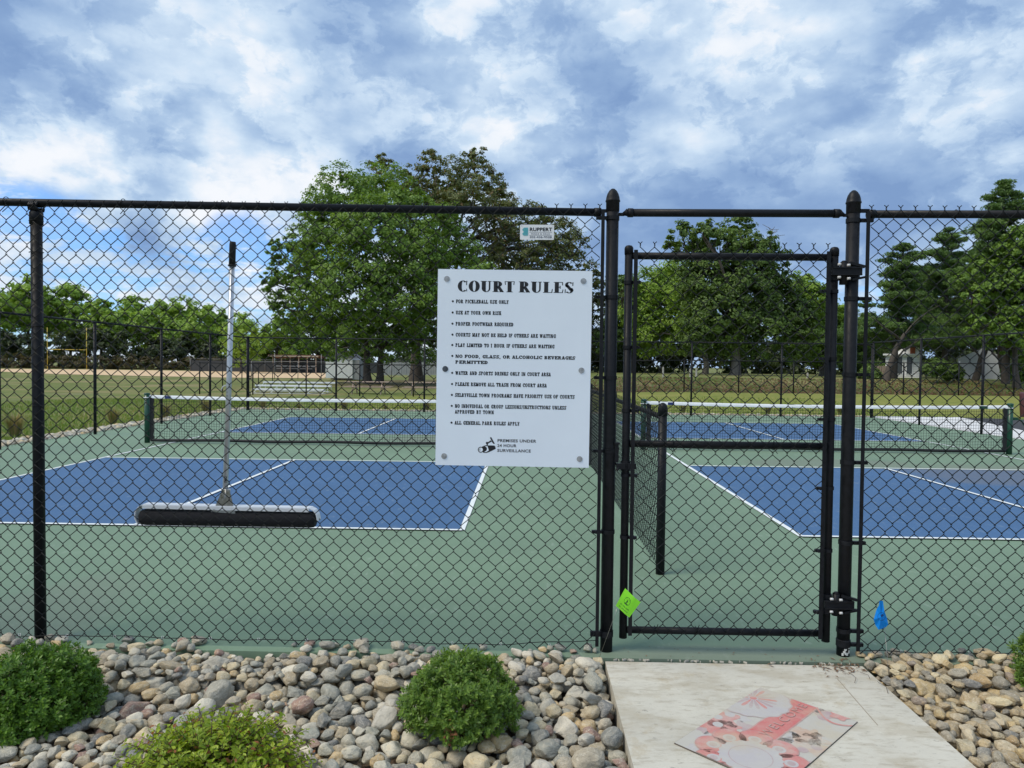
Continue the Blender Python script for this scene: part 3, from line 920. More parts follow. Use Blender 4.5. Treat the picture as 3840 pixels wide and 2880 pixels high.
# aluminium ties along the rails
m0 = None
for x in (-2.82, -2.18, -1.64, -1.10, -.55, -.02, 2.26, 2.9, 3.5):
    m_ = MB()
    zr = RAIL_Z + (0.0 if x > 1 else (POST_L - x) * .0098)
    pts = [(x - .004 + .012 * t / 6, FENCE_Y + .0245 * math.sin(t + 2.8), zr + .0245 * math.cos(t + 2.8)) for t in np.linspace(0, 5.6, 14)]
    m_.tube(pts + [(x + .006, MESH_Y, zr - .05 - .015 * rng.random())], .0021, 5); m_.build('wire_tie', M['wire'], front)
for z in (.42, .86, 1.29, 1.72, 2.12, 2.29):
    m_ = MB(); m_.tube([(-2.655 + .034 * math.cos(t), FENCE_Y + .0335 * math.sin(t), z + .006 * t / 6) for t in np.linspace(-2.9, 2.6, 14)] , .002, 5)
    m_.build('wire_tie', M['wire'], front)

# ------------------------------------------------------------------ gate
GL, GR, RS = .5455, 1.6325, .0212
gate = thing('gate', 'black chain link pedestrian gate, closed, between the two capped posts', 'gate', ((GL + GR) / 2, FENCE_Y, .08))
for x in (GL, GR):
    s_ = MB().tube([(x, FENCE_Y, .072), (x, FENCE_Y, 2.165)], RS, 22).build('gate_stile', M['vinyl'], gate)
    m_ = MB(); dome_cap(m_, (x, FENCE_Y, 2.165), RS, False); m_.build('stile_cap', M['vinyl'], s_)
for z, nm in ((2.128, 'top_rail'), (1.124, 'middle_rail'), (.115, 'bottom_rail')):
    MB().tube([(GL + RS, FENCE_Y, z), (GR - RS, FENCE_Y, z)], .0190, 18).build(nm, M['vinyl'], gate)
for x in (GL + .033, GR - .042):
    MB().box((x, MESH_Y + .004, 1.125), (.020, .006, 2.06)).build('tension_bar', M['vinyl'], gate)
for z in (1.985, 1.640, 1.302, .955, .620):
    m_ = MB(); band(m_, GL, FENCE_Y, z, RS, .046, 1, .018); m_.build('gate_band', M['vinyl'], gate)
for z in (1.948, 1.590, 1.268, .900, .565, .235):
    m_ = MB(); band(m_, GR, FENCE_Y, z, RS, .055, -1, .018); m_.build('gate_band', M['vinyl'], gate)
ph3 = at(2402, 905, MESH_Y).x
m_ = MB(); chain_link(m_, GL + .026, GR - .034, 2.172 - zrow(48), 2.172, WR, 6, phase=ph3, y=MESH_Y + .003, spikes=.026, wob=.0012); m_.build('chain_link_mesh', M['wire'], gate)
for x in (.74, .79, 1.33):
    m_ = MB(); m_.tube([(x + .01 * t / 6, FENCE_Y + .0235 * math.sin(t + 2.8), 1.124 + .0235 * math.cos(t + 2.8)) for t in np.linspace(0, 6, 12)] + [(x + .012, MESH_Y, 1.085)], .002, 5); m_.build('wire_tie', M['wire'], gate)
for x in (.71, .93, 1.26, 1.42):
    m_ = MB(); m_.tube([(x + .01 * t / 6, FENCE_Y + .0235 * math.sin(t + 2.8), .115 + .0235 * math.cos(t + 2.8)) for t in np.linspace(0, 6, 12)] + [(x + .016, MESH_Y, .16)], .002, 5); m_.build('wire_tie', M['wire'], gate)
for hz in (2.050, .285):
    m_ = MB()
    yf = FENCE_Y - .040
    m_.lathe([(RS + .001, -.045), (RS + .006, -.045), (RS + .006, .045), (RS + .001, .045)], (GR, FENCE_Y, hz), 20, smooth=False)
    m_.lathe([(RP + .001, -.030), (RP + .006, -.030), (RP + .007, .030), (RP + .001, .030)], (POST_R, FENCE_Y, hz), 24, smooth=False)
    m_.box((GR + .050, yf, hz), (.155, .016, .038)); m_.box((GR + .050, yf - .009, hz + .018), (.150, .012, .007)); m_.box((GR + .050, yf - .009, hz - .018), (.150, .012, .007))
    m_.tube([(GR + .046, FENCE_Y - .012, hz - .066), (GR + .046, FENCE_Y - .012, hz + .050)], [.022, .019], 14)
    m_.tube([(GR + .046, FENCE_Y - .012, hz + .050), (GR + .046, FENCE_Y - .012, hz + .060)], [.019, .008], 14)
    m_.box((POST_R + .010, FENCE_Y - .036, hz + .035), (.08, .018, .014), rot=Matrix.Rotation(.25, 3, 'Y'))
    m_.box((POST_R + .018, FENCE_Y - .036, hz - .036), (.07, .018, .012), rot=Matrix.Rotation(-.2, 3, 'Y'))
    h_ = m_.build('hinge', M['vinyl'], gate)
    for bx, bz in ((GR + .004, .034), (GR + .004, -.034), (GR + .052, .030), (GR + .054, -.040)):
        MB().tube([(bx - .008, yf - .016, hz + bz), (bx + .007, yf - .018, hz + bz + .001)], .0065, 8).build('bolt_end', M['gal_white'], h_)
# latch
m_ = MB()
LZ = 1.005
m_.lathe([(RS + .001, -.026), (RS + .005, -.026), (RS + .005, .026), (RS + .001, .026)], (GL, FENCE_Y, LZ), 20, smooth=False)
m_.box((GL + .030, FENCE_Y - .024, LZ), (.045, .016, .030)); m_.box((GL - .030, FENCE_Y - .026, LZ), (.045, .018, .030))
m_.tube([(POST_L + .036 + .012 * math.cos(t), FENCE_Y - .028 + .020 * math.sin(t), LZ - .004 + .02 * math.sin(t * .5)) for t in np.linspace(-1.6, 2.6, 10)], .0065, 8)
m_.box((GL - .052, FENCE_Y - .020, LZ + .070), (.022, .010, .100)); m_.box((GL - .052, FENCE_Y - .024, LZ + .122), (.028, .016, .010))
m_.build('latch', M['vinyl'], gate)

# ------------------------------------------------------------------ lettering
def arc(cx, cy, a, b, tw, th, a0, a1, n=22):
    """ring piece, thick at the sides (tw) and thin above and below (th)"""
    q = []
    ang_ = np.radians(np.linspace(a0, a1, n))
    for i in range(n - 1):
        p = []
        for t, o in ((ang_[i], 1), (ang_[i + 1], 1), (ang_[i + 1], 0), (ang_[i], 0)):
            aa, bb = (a, b) if o else (a - tw, b - th)
            p.append((cx + aa * math.cos(t), cy + bb * math.sin(t)))
        q.append(p)
    return q


def seg(x0, y0, x1, y1, wx):
    """slanted or upright stroke with horizontal width wx"""
    h = wx / 2
    return [[(x0 - h, y0), (x0 + h, y0), (x1 + h, y1), (x1 - h, y1)]]


def bar(xa, xb, y, t):
    return [[(xa, y - t / 2), (xb, y - t / 2), (xb, y + t / 2), (xa, y + t / 2)]]


def glyph(ch, T, t, S, W=.72):
    """slab or fat-face capital in a box W wide and 1 high. T thick stroke, t thin stroke, S serif reach"""
    def stem_(x, a=0.0, b=1.0, w_=T, s0=True, s1=True):
        q = seg(x, a, x, b, w_)
        if s0: q += bar(x - w_ / 2 - S, x + w_ / 2 + S, a + t / 2, t)
        if s1: q += bar(x - w_ / 2 - S, x + w_ / 2 + S, b - t / 2, t)
        return q
    L = S + T / 2
    thin = max(t, T * .38)
    if ch == 'I' or ch == '1':
        q = stem_(L)
        if ch == '1':
            q += seg(L - T * .9, .78, L - T * .2, .98, thin)
        return q, 2 * L
    if ch == ',': return seg(T * .3, -.16, T * .6, .16, T * .8), T * 1.2
    if ch == '/': return seg(0.02, -.05, .42, 1.05, thin * 1.1), .45
    if ch == 'L': return stem_(L) + bar(L, W * .92, t / 2, t) + seg(W * .86, 0, W * .92, .34, t * 1.3), W * .95
    if ch in 'EF':
        q = stem_(L) + bar(L, W * .90, 1 - t / 2, t) + seg(W * .88, .70, W * .86, 1, t * 1.3) + bar(L, W * .66, .52, t) + seg(W * .64, .38, W * .64, .66, t * 1.3)
        if ch == 'E': q += bar(L, W * .92, t / 2, t) + seg(W * .86, 0, W * .92, .32, t * 1.3)
        return q, W * .96
    if ch == 'T':
        return stem_(W / 2, s1=False) + bar(.02, W - .02, 1 - t / 2, t) + seg(.07, .68, .03, 1, t * 1.3) + seg(W - .07, .68, W - .03, 1, t * 1.3), W
    if ch == 'H': return stem_(L) + stem_(W - L + .1) + bar(L, W - L + .1, .5, t), W + .1
    if ch == 'N': return stem_(S + thin / 2, w_=thin) + stem_(W - S - thin / 2 + .1, w_=thin, s0=False) + seg(S + thin / 2 + T * .2, 1, W - S - thin + .1, 0, T), W + .1
    if ch == 'M': return stem_(S + thin / 2, w_=thin) + stem_(W + .2 - L) + seg(S + T * .5, 1, (W + .14) / 2, .06, T * .9) + seg(W + .16 - L, 1, (W + .14) / 2, .06, thin * .8), W + .2
    if ch == 'A': return seg(S + .02, 0, W / 2 - T * .1, 1, thin) + seg(W - S - T * .3, 0, W / 2 + T * .05, 1, T) + bar(W * .25, W * .75, .30, t) + bar(0, S * 2 + thin, t / 2, t) + bar(W - 2 * S - T * .9, W + .02, t / 2, t), W
    if ch == 'V': return seg(W / 2 + T * .1, 0, S + T * .3, 1, T) + seg(W / 2 + T * .1, 0, W - S - .03, 1, thin) + bar(0, 2 * S + T * .9, 1 - t / 2, t) + bar(W - 2 * S - thin - .02, W, 1 - t / 2, t), W
    if ch == 'W':
        q = seg(.30, 0, .14, 1, T * .9) + seg(.30, 0, .50, 1, thin) + seg(.68, 0, .52, 1, T * .9) + seg(.70, 0, .88, 1, thin) + bar(0, .30, 1 - t / 2, t) + bar(.40, .62, 1 - t / 2, t) + bar(.78, 1.0, 1 - t / 2, t)
        return [[(x * (W + .3), y) for x, y in p] for p in q], W + .3
    if ch == 'Y': return stem_(W / 2, 0, .48, s1=False) + seg(W / 2 - T * .1, .42, S + T * .3, 1, T * .9) + seg(W / 2 + T * .2, .42, W - S - .02, 1, thin) + bar(0, 2 * S + T * .8, 1 - t / 2, t) + bar(W - 2 * S - thin, W, 1 - t / 2, t), W
    if ch == 'K': return stem_(L) + seg(L + T * .4, .42, W - S - .04, 1, thin) + seg(W - S - T * .2, 0, L + T * .9, .62, T * .95) + bar(W - 2 * S - T * .8, W + .02, t / 2, t) + bar(W - 2 * S - thin - .04, W, 1 - t / 2, t), W + .02
    if ch in 'PRB':
        q = stem_(L) + arc(W * .52, .74, W * .42, .26, T * .9, t, -90, 90) + bar(L, W * .53, 1 - t / 2, t) + bar(L, W * .53, .48 + t / 2, t)
        if ch == 'B': q += arc(W * .52, .26, W * .46, .26, T * .9, t, -90, 90) + bar(L, W * .53, t / 2, t)
        if ch == 'R': q += seg(W - T * .15, .02, W * .58, .50, T * .9) + bar(W - T * .8, W + .08, t / 2, t)
        return q, W + (.08 if ch == 'R' else .02)
    if ch == 'D': return stem_(L) + arc(W * .45, .5, W * .57, .5, T, t, -90, 90) + bar(L, W * .46, 1 - t / 2, t) + bar(L, W * .46, t / 2, t), W + .04
    if ch in 'OQ':
        q = arc(W / 2 + .02, .5, W / 2 + .04, .52, T, t * .9, 0, 360, 34)
        if ch == 'Q': q += seg(W * .62, .16, W * .92, -.16, T * .7)
        return q, W + .06
    if ch in 'CG':
        q = arc(W / 2 + .04, .5, W / 2 + .02, .52, T, t, 48, 312, 30) + seg(W * .90, .60, W * .92, 1.0, t * 1.4)
        if ch == 'C': q += seg(W * .93, .02, W * .90, .26, t * 1.1)
        if ch == 'G': q += seg(W * .86, 0, W * .86, .40, T * .85) + bar(W * .60, W * 1.05, .42, t)
        return q, W + .04
    if ch == 'U': return stem_(L, .30, 1, s0=False) + stem_(W - S - thin / 2 + .06, .30, 1, w_=thin, s0=False) + arc((L - T / 2 + W - S + .06) / 2, .32, (W - S + .06 - L + T / 2) / 2, .34, T, t * 1.2, 180, 292) + arc((L - T / 2 + W - S + .06) / 2, .32, (W - S + .06 - L + T / 2) / 2, .34, thin, t * 1.2, 290, 360), W + .08
    if ch == 'S':
        tt = T * .72
        return arc(W * .47, .735, W * .40, .285, tt, t, 35, 225) + seg(W * .72, .22, W * .22, .74, T * .95) + arc(W * .47, .265, W * .42, .285, tt, t, -145, 45) + seg(W * .82, .66, W * .84, 1, t * 1.3) + seg(W * .08, 0, W * .10, .34, t * 1.3), W * .94
    return [], W * .5


def text_polys(s, width, cap, T, t, S, W=.72, gap=.10, space=.42):
    """capitals laid out on a baseline at 0 and squeezed or stretched to the given width"""
    x = 0.0; polys = []
    for ch in s:
        if ch == ' ':
            x += space; continue
        q, w_ = glyph(ch, T, t, S, W)
        polys += [[(px + x, py) for px, py in p] for p in q]
        x += w_ + gap
    k = width / (x - gap)
    return [[(px * k, py * cap) for px, py in p] for p in polys]


# ------------------------------------------------------------------ court rules sign
SY = MESH_Y - .010
tl, tr = at(1642, 1007, SY), at(2220, 1019, SY); bl, br = at(1634, 1745, SY), at(2209, 1752, SY)
o_ = (tl + bl) / 2; W_ = ((tr - tl).length + (br - bl).length) / 2; H_ = ((tl - bl).length + (tr - br).length) / 2
ex = ((tr - tl) + (br - bl)).normalized(); ez = Vector((0, -1, 0)).cross(ex) * -1
ez = ex.cross(Vector((0, 1, 0))); ez = ez if ez.z > 0 else -ez
ctr = (tl + tr + bl + br) / 4
PXM = W_ / 1171.0


def sgn(x, y, d=0.0):
    """point on the sign face from board coordinates (x right, y down, in 1171ths of its width)"""
    return ctr + ex * (-W_ / 2 + x * PXM) + ez * (H_ / 2 - y * PXM) + Vector((0, -.004 - d, 0))


sg = thing('court_rules_sign', 'large white COURT RULES board fixed to the front fence mesh left of the gate', 'sign', tuple(ctr))
m_ = MB()
bw, bh = W_ / PXM, H_ / PXM
m_.prism([sgn(0, 0), sgn(0, bh), sgn(bw, bh), sgn(bw, 0)], (0, .005, 0)); m_.build('sign_board', M['sign'], sg)


def put_text(m_, x, base, polys):
    for p in polys:
        v = [sgn(x + px, base - py, .0006) for px, py in p]
        m_.poly(v)


for s, x, wd in (('COURT', 150, 434), ('RULES', 615, 418)):
    m_ = MB(); put_text(m_, x, 168, text_polys(s, wd, 82, .32, .05, .09, .80, .07, .50)); m_.build('title_lettering', M['ink'], sg)
lines = [('FOR PICKLEBALL USE ONLY', 140, 257, 400, 0), ('USE AT YOUR OWN RISK', 140, 342, 345, 0), ('PROPER FOOTWEAR REQUIRED', 140, 427, 439, 0),
         ('COURTS MAY NOT BE HELD IF OTHERS ARE WAITING', 141, 510, 761, 0), ('PLAY LIMITED TO 1 HOUR IF OTHERS ARE WAITING', 141, 589, 752, 0),
         ('NO FOOD, GLASS, OR ALCOHOLIC BEVERAGES', 142, 672, 910, 1), ('PERMITTED', 142, 716, 247, 1),
         ('WATER AND SPORTS DRINKS ONLY IN COURT AREA', 143, 801, 726, 0), ('PLEASE REMOVE ALL TRASH FROM COURT AREA', 143, 886, 697, 0),
         ('SELBYVILLE TOWN PROGRAMS HAVE PRIORITY USE OF COURTS', 143, 969, 910, 0), ('NO INDIVIDUAL OR GROUP LESSONS/INSTRUCTIONS UNLESS', 143, 1053, 848, 0),
         ('APPROVED BY TOWN', 144, 1097, 297, 0), ('ALL GENERAL PARK RULES APPLY', 143, 1181, 495, 0)]
for s, x, b_, wd, bold in lines:
    m_ = MB()
    if bold:
        put_text(m_, x, b_, text_polys(s, wd, 25, .32, .20, .06, .86, .11, .50))
    else:
        put_text(m_, x, b_, text_polys(s, wd, 28, .255, .17, .05, .64, .10, .50))
    if s not in ('PERMITTED', 'APPROVED BY TOWN'):
        m_.poly([sgn(x - 24 + 8 * math.cos(a), b_ - 14 + 8 * math.sin(a), .0006) for a in np.linspace(0, 6.1, 14)])
    m_.build('rule_lettering', M['ink'], sg)


def font_mesh(txt, size, bold=.0, spacing=1.0):
    cu = bpy.data.curves.new('lettering', 'FONT'); cu.body = txt; cu.size = size; cu.offset = bold; cu.space_character = spacing; cu.resolution_u = 3
    ob = bpy.data.objects.new('lettering', cu); COL.objects.link(ob)
    dg = bpy.context.evaluated_depsgraph_get()
    me = bpy.data.meshes.new_from_object(ob.evaluated_get(dg))
    v = np.array([tuple(q.co) for q in me.vertices]); f = [tuple(p.vertices) for p in me.polygons]
    bpy.data.objects.remove(ob); bpy.data.curves.remove(cu); bpy.data.meshes.remove(me)
    return v, f


def fit_font(m_, txt, x, base, wd, cap, place, bold=.02, spacing=1.0, mi=0):
    v, f = font_mesh(txt, 1.0, bold, spacing)
    w0, w1 = v[:, 0].min(), v[:, 0].max(); h1 = v[:, 1].max()
    m_.add([tuple(place(x + (p[0] - w0) / (w1 - w0) * wd, base - p[1] / h1 * cap)) for p in v], f, mi)


sp_ = lambda x, y: sgn(x, y, .0006)
m_ = MB()
fit_font(m_, 'PREMISES UNDER', 473, 1308, 295, 22, sp_, .028, 1.1); fit_font(m_, '24 HOUR', 472, 1346, 146, 22, sp_, .028, 1.1); fit_font(m_, 'SURVEILLANCE', 472, 1384, 256, 22, sp_, .028, 1.1)
m_.build('notice_lettering', M['ink'], sg)
# camera pictogram: (x, y) in the enlarged crop of the icon
ic = lambda x, y, d=.0006: sgn(213 + x * .3108, 1238 + y * .3108, d)
m_ = MB()
def icp(pts, mi=0, d=.0006): m_.poly([ic(x, y, d) for x, y in pts], mi)
icp([(645, 120), (680, 110), (770, 270), (745, 282), (700, 235), (690, 195), (665, 165)])
icp([(668, 188), (700, 212), (612, 268), (590, 245)])
icp([(580 + 32 * math.cos(a), 258 + 30 * math.sin(a)) for a in np.linspace(0, 6.1, 16)])
icp([(570, 270), (600, 270), (596, 325), (566, 325)])
icp([(455, 350), (540, 315), (740, 315), (775, 325), (797, 395), (770, 410), (630, 480), (560, 503), (500, 500), (470, 480)])
icp([(520, 345), (590, 330), (628, 440), (560, 480), (510, 485), (570, 440), (580, 390), (560, 355)], 1, .0010)
icp([(425 + 70 * math.cos(a), 425 + 72 * math.sin(a)) for a in np.linspace(0, 6.1, 22)], 0, .0010)
icp([(428 + 50 * math.cos(a), 425 + 54 * math.sin(a)) for a in np.linspace(0, 6.1, 22)], 1, .0014)
icp([(395, 425), (402, 398), (420, 385), (412, 405), (408, 430), (420, 462), (402, 450)], 0, .0018)
m_.build('camera_pictogram', [M['ink'], M['sign']], sg)
for k, (x, y) in enumerate(((152, 170), (1187, 190), (141, 854), (1177, 866), (134, 1520), (1168, 1541))):
    lx = x - (84 - (y - 95) * .01137); ly = y - 95 - (x - 84) * .017
    c = sgn(lx, ly)
    m_ = MB()
    for rad, y0_, y1_, n in ((.0155, 0, -.0022, 20), (.006, -.0022, -.0052, 12)):
        m_.tube([(c.x, c.y + y0_, c.z), (c.x, c.y + y1_, c.z)], rad, n, smooth=False)
    m_.build('washer_bolt', worn('washer_%d' % k, (.10, .11, .13) if k == 2 else (.40, .41, .43), .45, .6, amt=.3, scale=80), sg)

# small fence maker's plate
c = at(2014, 871, SY)
sw, sh = .1795, .079
plate = thing('fence_company_plate', 'small white company name plate wired to the mesh above the rules sign', 'sign', tuple(c))
pt = lambda x, y: Vector((c.x - sw / 2 + x / 1375 * sw, SY - .0012, c.z + sh / 2 - y / 610 * sh - (x / 1375 - .5) * -.0006))
ro = []
for (qx, qy, a0) in ((1335, 40, -90), (1335, 570, 0), (40, 570, 90), (40, 40, 180)):
    for a in np.radians(np.linspace(a0, a0 + 90, 5)):
        ro.append(pt(qx + 40 * math.cos(a), qy + 40 * math.sin(a)) + Vector((0, .0012, 0)))
MB().prism(ro, (0, .003, 0)).build('plate_board', M['white'], plate)
m_ = MB()
fit_font(m_, 'RUPPERT', 390, 255, 905, 140, pt, .03, 1.05)
m_.build('name_lettering', M['ink'], plate)
m_ = MB(); fit_font(m_, 'FENCE & DECK', 450, 400, 760, 55, pt, .01, 1.3); fit_font(m_, '302-436-9528', 390, 540, 890, 82, pt, .012, 1.0)
for y in (305, 425):
    m_.poly([pt(375, y), pt(375, y + 10), pt(1290, y + 10), pt(1290, y)])
m_.build('small_lettering', M['slate'], plate)
m_ = MB()
for k, y in enumerate(range(118, 440, 22)):
    xl = 80 + abs(((y - 118) % 165) - 80) * .9
    m_.poly([pt(xl, y), pt(xl, y + 17), pt(325, y + 17), pt(325, y)], k % 3 == 1)
m_.build('fence_emblem', [M['teal'], M['tealblue']], plate)
for x, y in ((60, 60), (1295, 50), (1330, 560)):
    q = pt(x, y); MB().tube([(q.x, q.y - .002, q.z), (q.x - .003, q.y + .01, q.z + .012)], .0012, 5).build('wire_tie', M['galv'], plate)

# ------------------------------------------------------------------ court squeegee hung on the inside
BY = FENCE_Y + .075
sq = thing('court_squeegee', 'long aluminium court squeegee with black foam roller hanging behind the mesh', 'squeegee', (-1.6, BY, .6))
top, bot = at(873, 907, BY), at(843, 1890, BY)
gp = top + (bot - top) * .087
MB().tube([top, top + (bot - top) * .01, gp], [.0155, .0175, .0175], 16).build('grip', M['rubber'], sq)
m_ = MB(); m_.tube([gp + (gp - top) * .0, gp + (bot - top) * .006], .0215, 16); m_.build('grip_collar', M['rubber'], sq)
pole = MB().tube([gp, (gp + bot) / 2 + Vector((.003, 0, 0)), bot], .0142, 18).build('pole', M['alu'], sq)
hk = at(845, 1452, BY)
m_ = MB(); m_.tube([hk + Vector((.008, -.012, .012)), hk + Vector((-.006, -.02, .004)), hk + Vector((-.014, -.022, -.020))], .003, 6); m_.build('hanging_hook', M['white'], sq)
m_ = MB()
for dy in (1470, 1484):
    q = at(855, dy, BY); m_.tube([(q.x, q.y - .0155, q.z), (q.x, q.y - .012, q.z)], .0045, 10)
m_.build('pole_rivets', M['steel'], sq)
q = at(850, 1800, BY)
v, f = font_mesh('DRI', 1.0, .03)
m_ = MB(); m_.add([(q.x + (p[1] - .35) * .021, q.y - .0152, q.z + .022 - p[0] * .021) for p in v], f); m_.build('pole_lettering', M['ink'], sq)
# gusset bracket
b0 = at(845, 1905, BY); bc = at(852, 1835, BY)
m_ = MB()
e_l, e_r = at(800, 1903, BY), at(885, 1908, BY)
m_.prism([(b0.x - .052, BY - .020, e_l.z), (b0.x + .056, BY - .020, e_r.z), (bc.x + .020, BY - .020, bc.z), (bc.x - .020, BY - .020, bc.z)], (0, .005, 0))
m_.tube([bc + Vector((0, -.002, .002)), b0 + Vector((0, -.002, -.004))], .0185, 16)
m_.prism([(b0.x - .062, BY - .030, e_l.z + .004), (b0.x - .066, BY - .032, e_l.z - .018), (b0.x + .068, BY - .032, e_r.z - .020), (b0.x + .062, BY - .030, e_r.z + .002)], (0, .012, 0))
gb = m_.build('gusset_bracket', M['steel'], sq)
for dx, dz_ in ((-.048, -.006), (.050, -.009), (-.004, .050)):
    MB().tube([(b0.x + dx, BY - .037 if dz_ < 0 else BY - .026, e_l.z + dz_), (b0.x + dx, BY - .028, e_l.z + dz_)], .005, 8).build('rivet', M['galv'], gb)
# channel with curved ends
cl, cr_ = at(545, 1889, BY), at(1165, 1903, BY)
al, ar = at(522, 1905, BY), at(1197, 1955, BY)
pth = [at(527, 1962, BY), at(516, 1940, BY), at(517, 1915, BY), at(530, 1897, BY), cl, (cl + cr_) / 2 + Vector((0, 0, -.001)), cr_, at(1182, 1912, BY), at(1192, 1928, BY), at(1196, 1950, BY)]
m_ = MB()
V, F = [], []
for i, p in enumerate(pth):
    tdir = (pth[min(i + 1, len(pth) - 1)] - pth[max(i - 1, 0)]).normalized(); nn = Vector((-tdir.z, 0, tdir.x)) * .0025
    for dy in (-.030, .030):
        V += [tuple(p + nn + Vector((0, dy, 0))), tuple(p - nn + Vector((0, dy, 0)))]
for i in range(len(pth) - 1):
    a = i * 4; b_ = a + 4
    F += [(a, b_, b_ + 2, a + 2), (a + 1, a + 3, b_ + 3, b_ + 1), (a, a + 1, b_ + 1, b_), (a + 2, b_ + 2, b_ + 3, a + 3)]
m_.add(V, F); chn = m_.build('head_channel', M['white'], sq)
# front lip of the channel
pl0, pl1 = at(545, 1891, BY), at(1165, 1905, BY)
MB().prism([(pl0.x, BY - .033, pl0.z + .001), (pl0.x, BY - .033, pl0.z - .017), (pl1.x, BY - .033, pl1.z - .017), (pl1.x, BY - .033, pl1.z + .001)], (0, .003, 0)).build('channel_lip', M['white'], chn)
rl, rr_ = at(532, 1938, BY), at(1184, 1948, BY)
rd = (rr_ - rl).normalized()
MB().tube([rl, rl + rd * .012, rl + rd * .03, (rl + rr_) / 2, rr_ - rd * .03, rr_ - rd * .008, rr_], [.038, .043, .0455, .0455, .0455, .043, .036], 26).build('foam_roller', M['foam'], sq)
for p, s in ((at(522, 1950, BY), -1), (at(1196, 1947, BY), 1)):
    MB().tube([p - rd * .006, p + rd * .006], .006, 8).build('axle_bolt', M['steel'], sq)

# ------------------------------------------------------------------ perimeter fences
RZ = 2.345


def bay_mesh(width, z_a, z_b, pitch=.0757):
    m_ = MB(); chain_link(m_, 0, width, z_a, z_b, .0026, 3, pitch=pitch, fine=False)
    return m_.mesh('chain_link_mesh', M['farwire'])


def run_fence(name, label, p0, p1, nbay, height, base_z=None, zlow=.03, post_r=.030, rail_r=.0208, group=None, term=()):
    """straight run: posts, rail segments, woven bays sharing one mesh"""
    p0, p1 = Vector((*p0, 0)), Vector((*p1, 0))
    bz = base_z or (lambda x, y: 0.0)
    f_ = thing(name, label, 'fence', tuple(p0), group)
    step = (p1 - p0) / nbay; L = step.length; d = step.normalized(); yaw = math.atan2(d.y, d.x)
    me = bay_mesh(L, zlow, height - .01)
    rm = MB().tube([(0, 0, 0), (L, 0, 0)], rail_r, 10).mesh('top_rail', M['vinyl'])
    pm = MB().tube([(0, 0, -.1), (0, 0, height)], post_r, 14).mesh('post', M['vinyl'])
    cm = MB(); dome_cap(cm, (0, 0, 0), post_r, False); cm = cm.mesh('post_cap', M['vinyl'])
    nrm = Vector((-d.y, d.x, 0)) * -(.03)
    for k in range(nbay + 1):
        p = p0 + step * k; z = bz(p.x, p.y)
        po = link_part(pm, 'post', f_, (p.x, p.y, z))
        if k in (0, nbay):
            link_part(cm, 'post_cap', po, (p.x, p.y, z + height + .02))
        if k < nbay:
            q = p0 + step * (k + 1); z2 = bz(q.x, q.y); pitch_ = -math.atan2(z2 - z, L)
            link_part(rm, 'top_rail', f_, (p.x, p.y, z + height), (0, pitch_, yaw))
            link_part(me, 'chain_link_mesh', f_, (p.x + nrm.x, p.y + nrm.y, z), (0, pitch_, yaw))
    return f_


run_fence('chain_link_fence', 'black chain link fence closing the left side of the courts', (-8.98, 3.8), (-8.98, 22.7), 7, RZ)
run_fence('chain_link_fence', 'black chain link fence across the far end of the courts', (-8.96, 22.74), (11.04, 22.74), 7, RZ)
run_fence('chain_link_fence', 'black chain link fence closing the right side of the courts', (11.06, 3.8), (11.06, 22.7), 7, RZ + .05)

# low divider fence between the two courts
DX = 1.02
dv = thing('divider_fence', 'waist high black chain link fence dividing the two courts', 'fence', (DX, 5.24, 0))
pm = MB(); pm.tube([(0, 0, -.05), (0, 0, 1.20)], .033, 20); pm = pm.mesh('post', M['vinyl'])
cm = MB(); dome_cap(cm, (0, 0, 0), .033, False); cm2 = MB(); cm2.lathe([(.034, -.05), (.037, -.05), (.037, 0), (.033, .018), (.024, .034), (.010, .043), (.0005, .045)], (0, 0, 0), 20); cm2 = cm2.mesh('post_cap', M['vinyl'])
ys = [5.24 + k * 2.9 for k in range(6)]
L = 2.9
bm_ = MB(); chain_link(bm_, 0, L, .06, 1.215, .0024, 4, fine=True, spikes=.022); bm_ = bm_.mesh('chain_link_mesh', M['wire'])
rm = MB().tube([(.02, 0, 0), (L - .02, 0, 0)], .0208, 14).mesh('top_rail', M['vinyl'])
for k, y in enumerate(ys):
    po = link_part(pm, 'post', dv, (DX, y, 0)); link_part(cm2, 'post_cap', po, (DX, y, 1.20 + .03))
    if k < 5:
        link_part(rm, 'top_rail', dv, (DX, y, 1.165), (0, 0, math.pi / 2)); link_part(bm_, 'chain_link_mesh', dv, (DX - .035, y, 0), (0, 0, math.pi / 2))

# park fence beyond the lawn
lowz = lambda x, y: tz(x, y)
run_fence('park_fence', 'lower black chain link fence crossing the park beyond the courts', (-18.1, 39), (29.6, 39), 16, 1.75, lowz, post_r=.035, rail_r=.026)
run_fence('park_fence', 'black chain link wing fence running back from the ball field corner', (-18.15, 39.1), (-19.4, 54), 4, 1.75, lowz, post_r=.03, rail_r=.024)
# grey backstop fence near the dugout
M['greywire'] = principled('galvanised_wire', (.22, .22, .23), .5, .4)
bk = thing('backstop_fence', 'tall grey galvanised backstop fence in front of the dugout', 'fence', (-32, 78, -.25))
for k in range(8):
    x = -33 + k * 2.6
    MB().tube([(x, 78, -.3), (x, 78, 1.7 if k % 2 else 2.6)], .04, 8).build('post', M['greywire'], bk)
MB().tube([(-33, 78, 1.7), (-14.8, 78, 1.7)], .03, 6).build('rail', M['greywire'], bk)
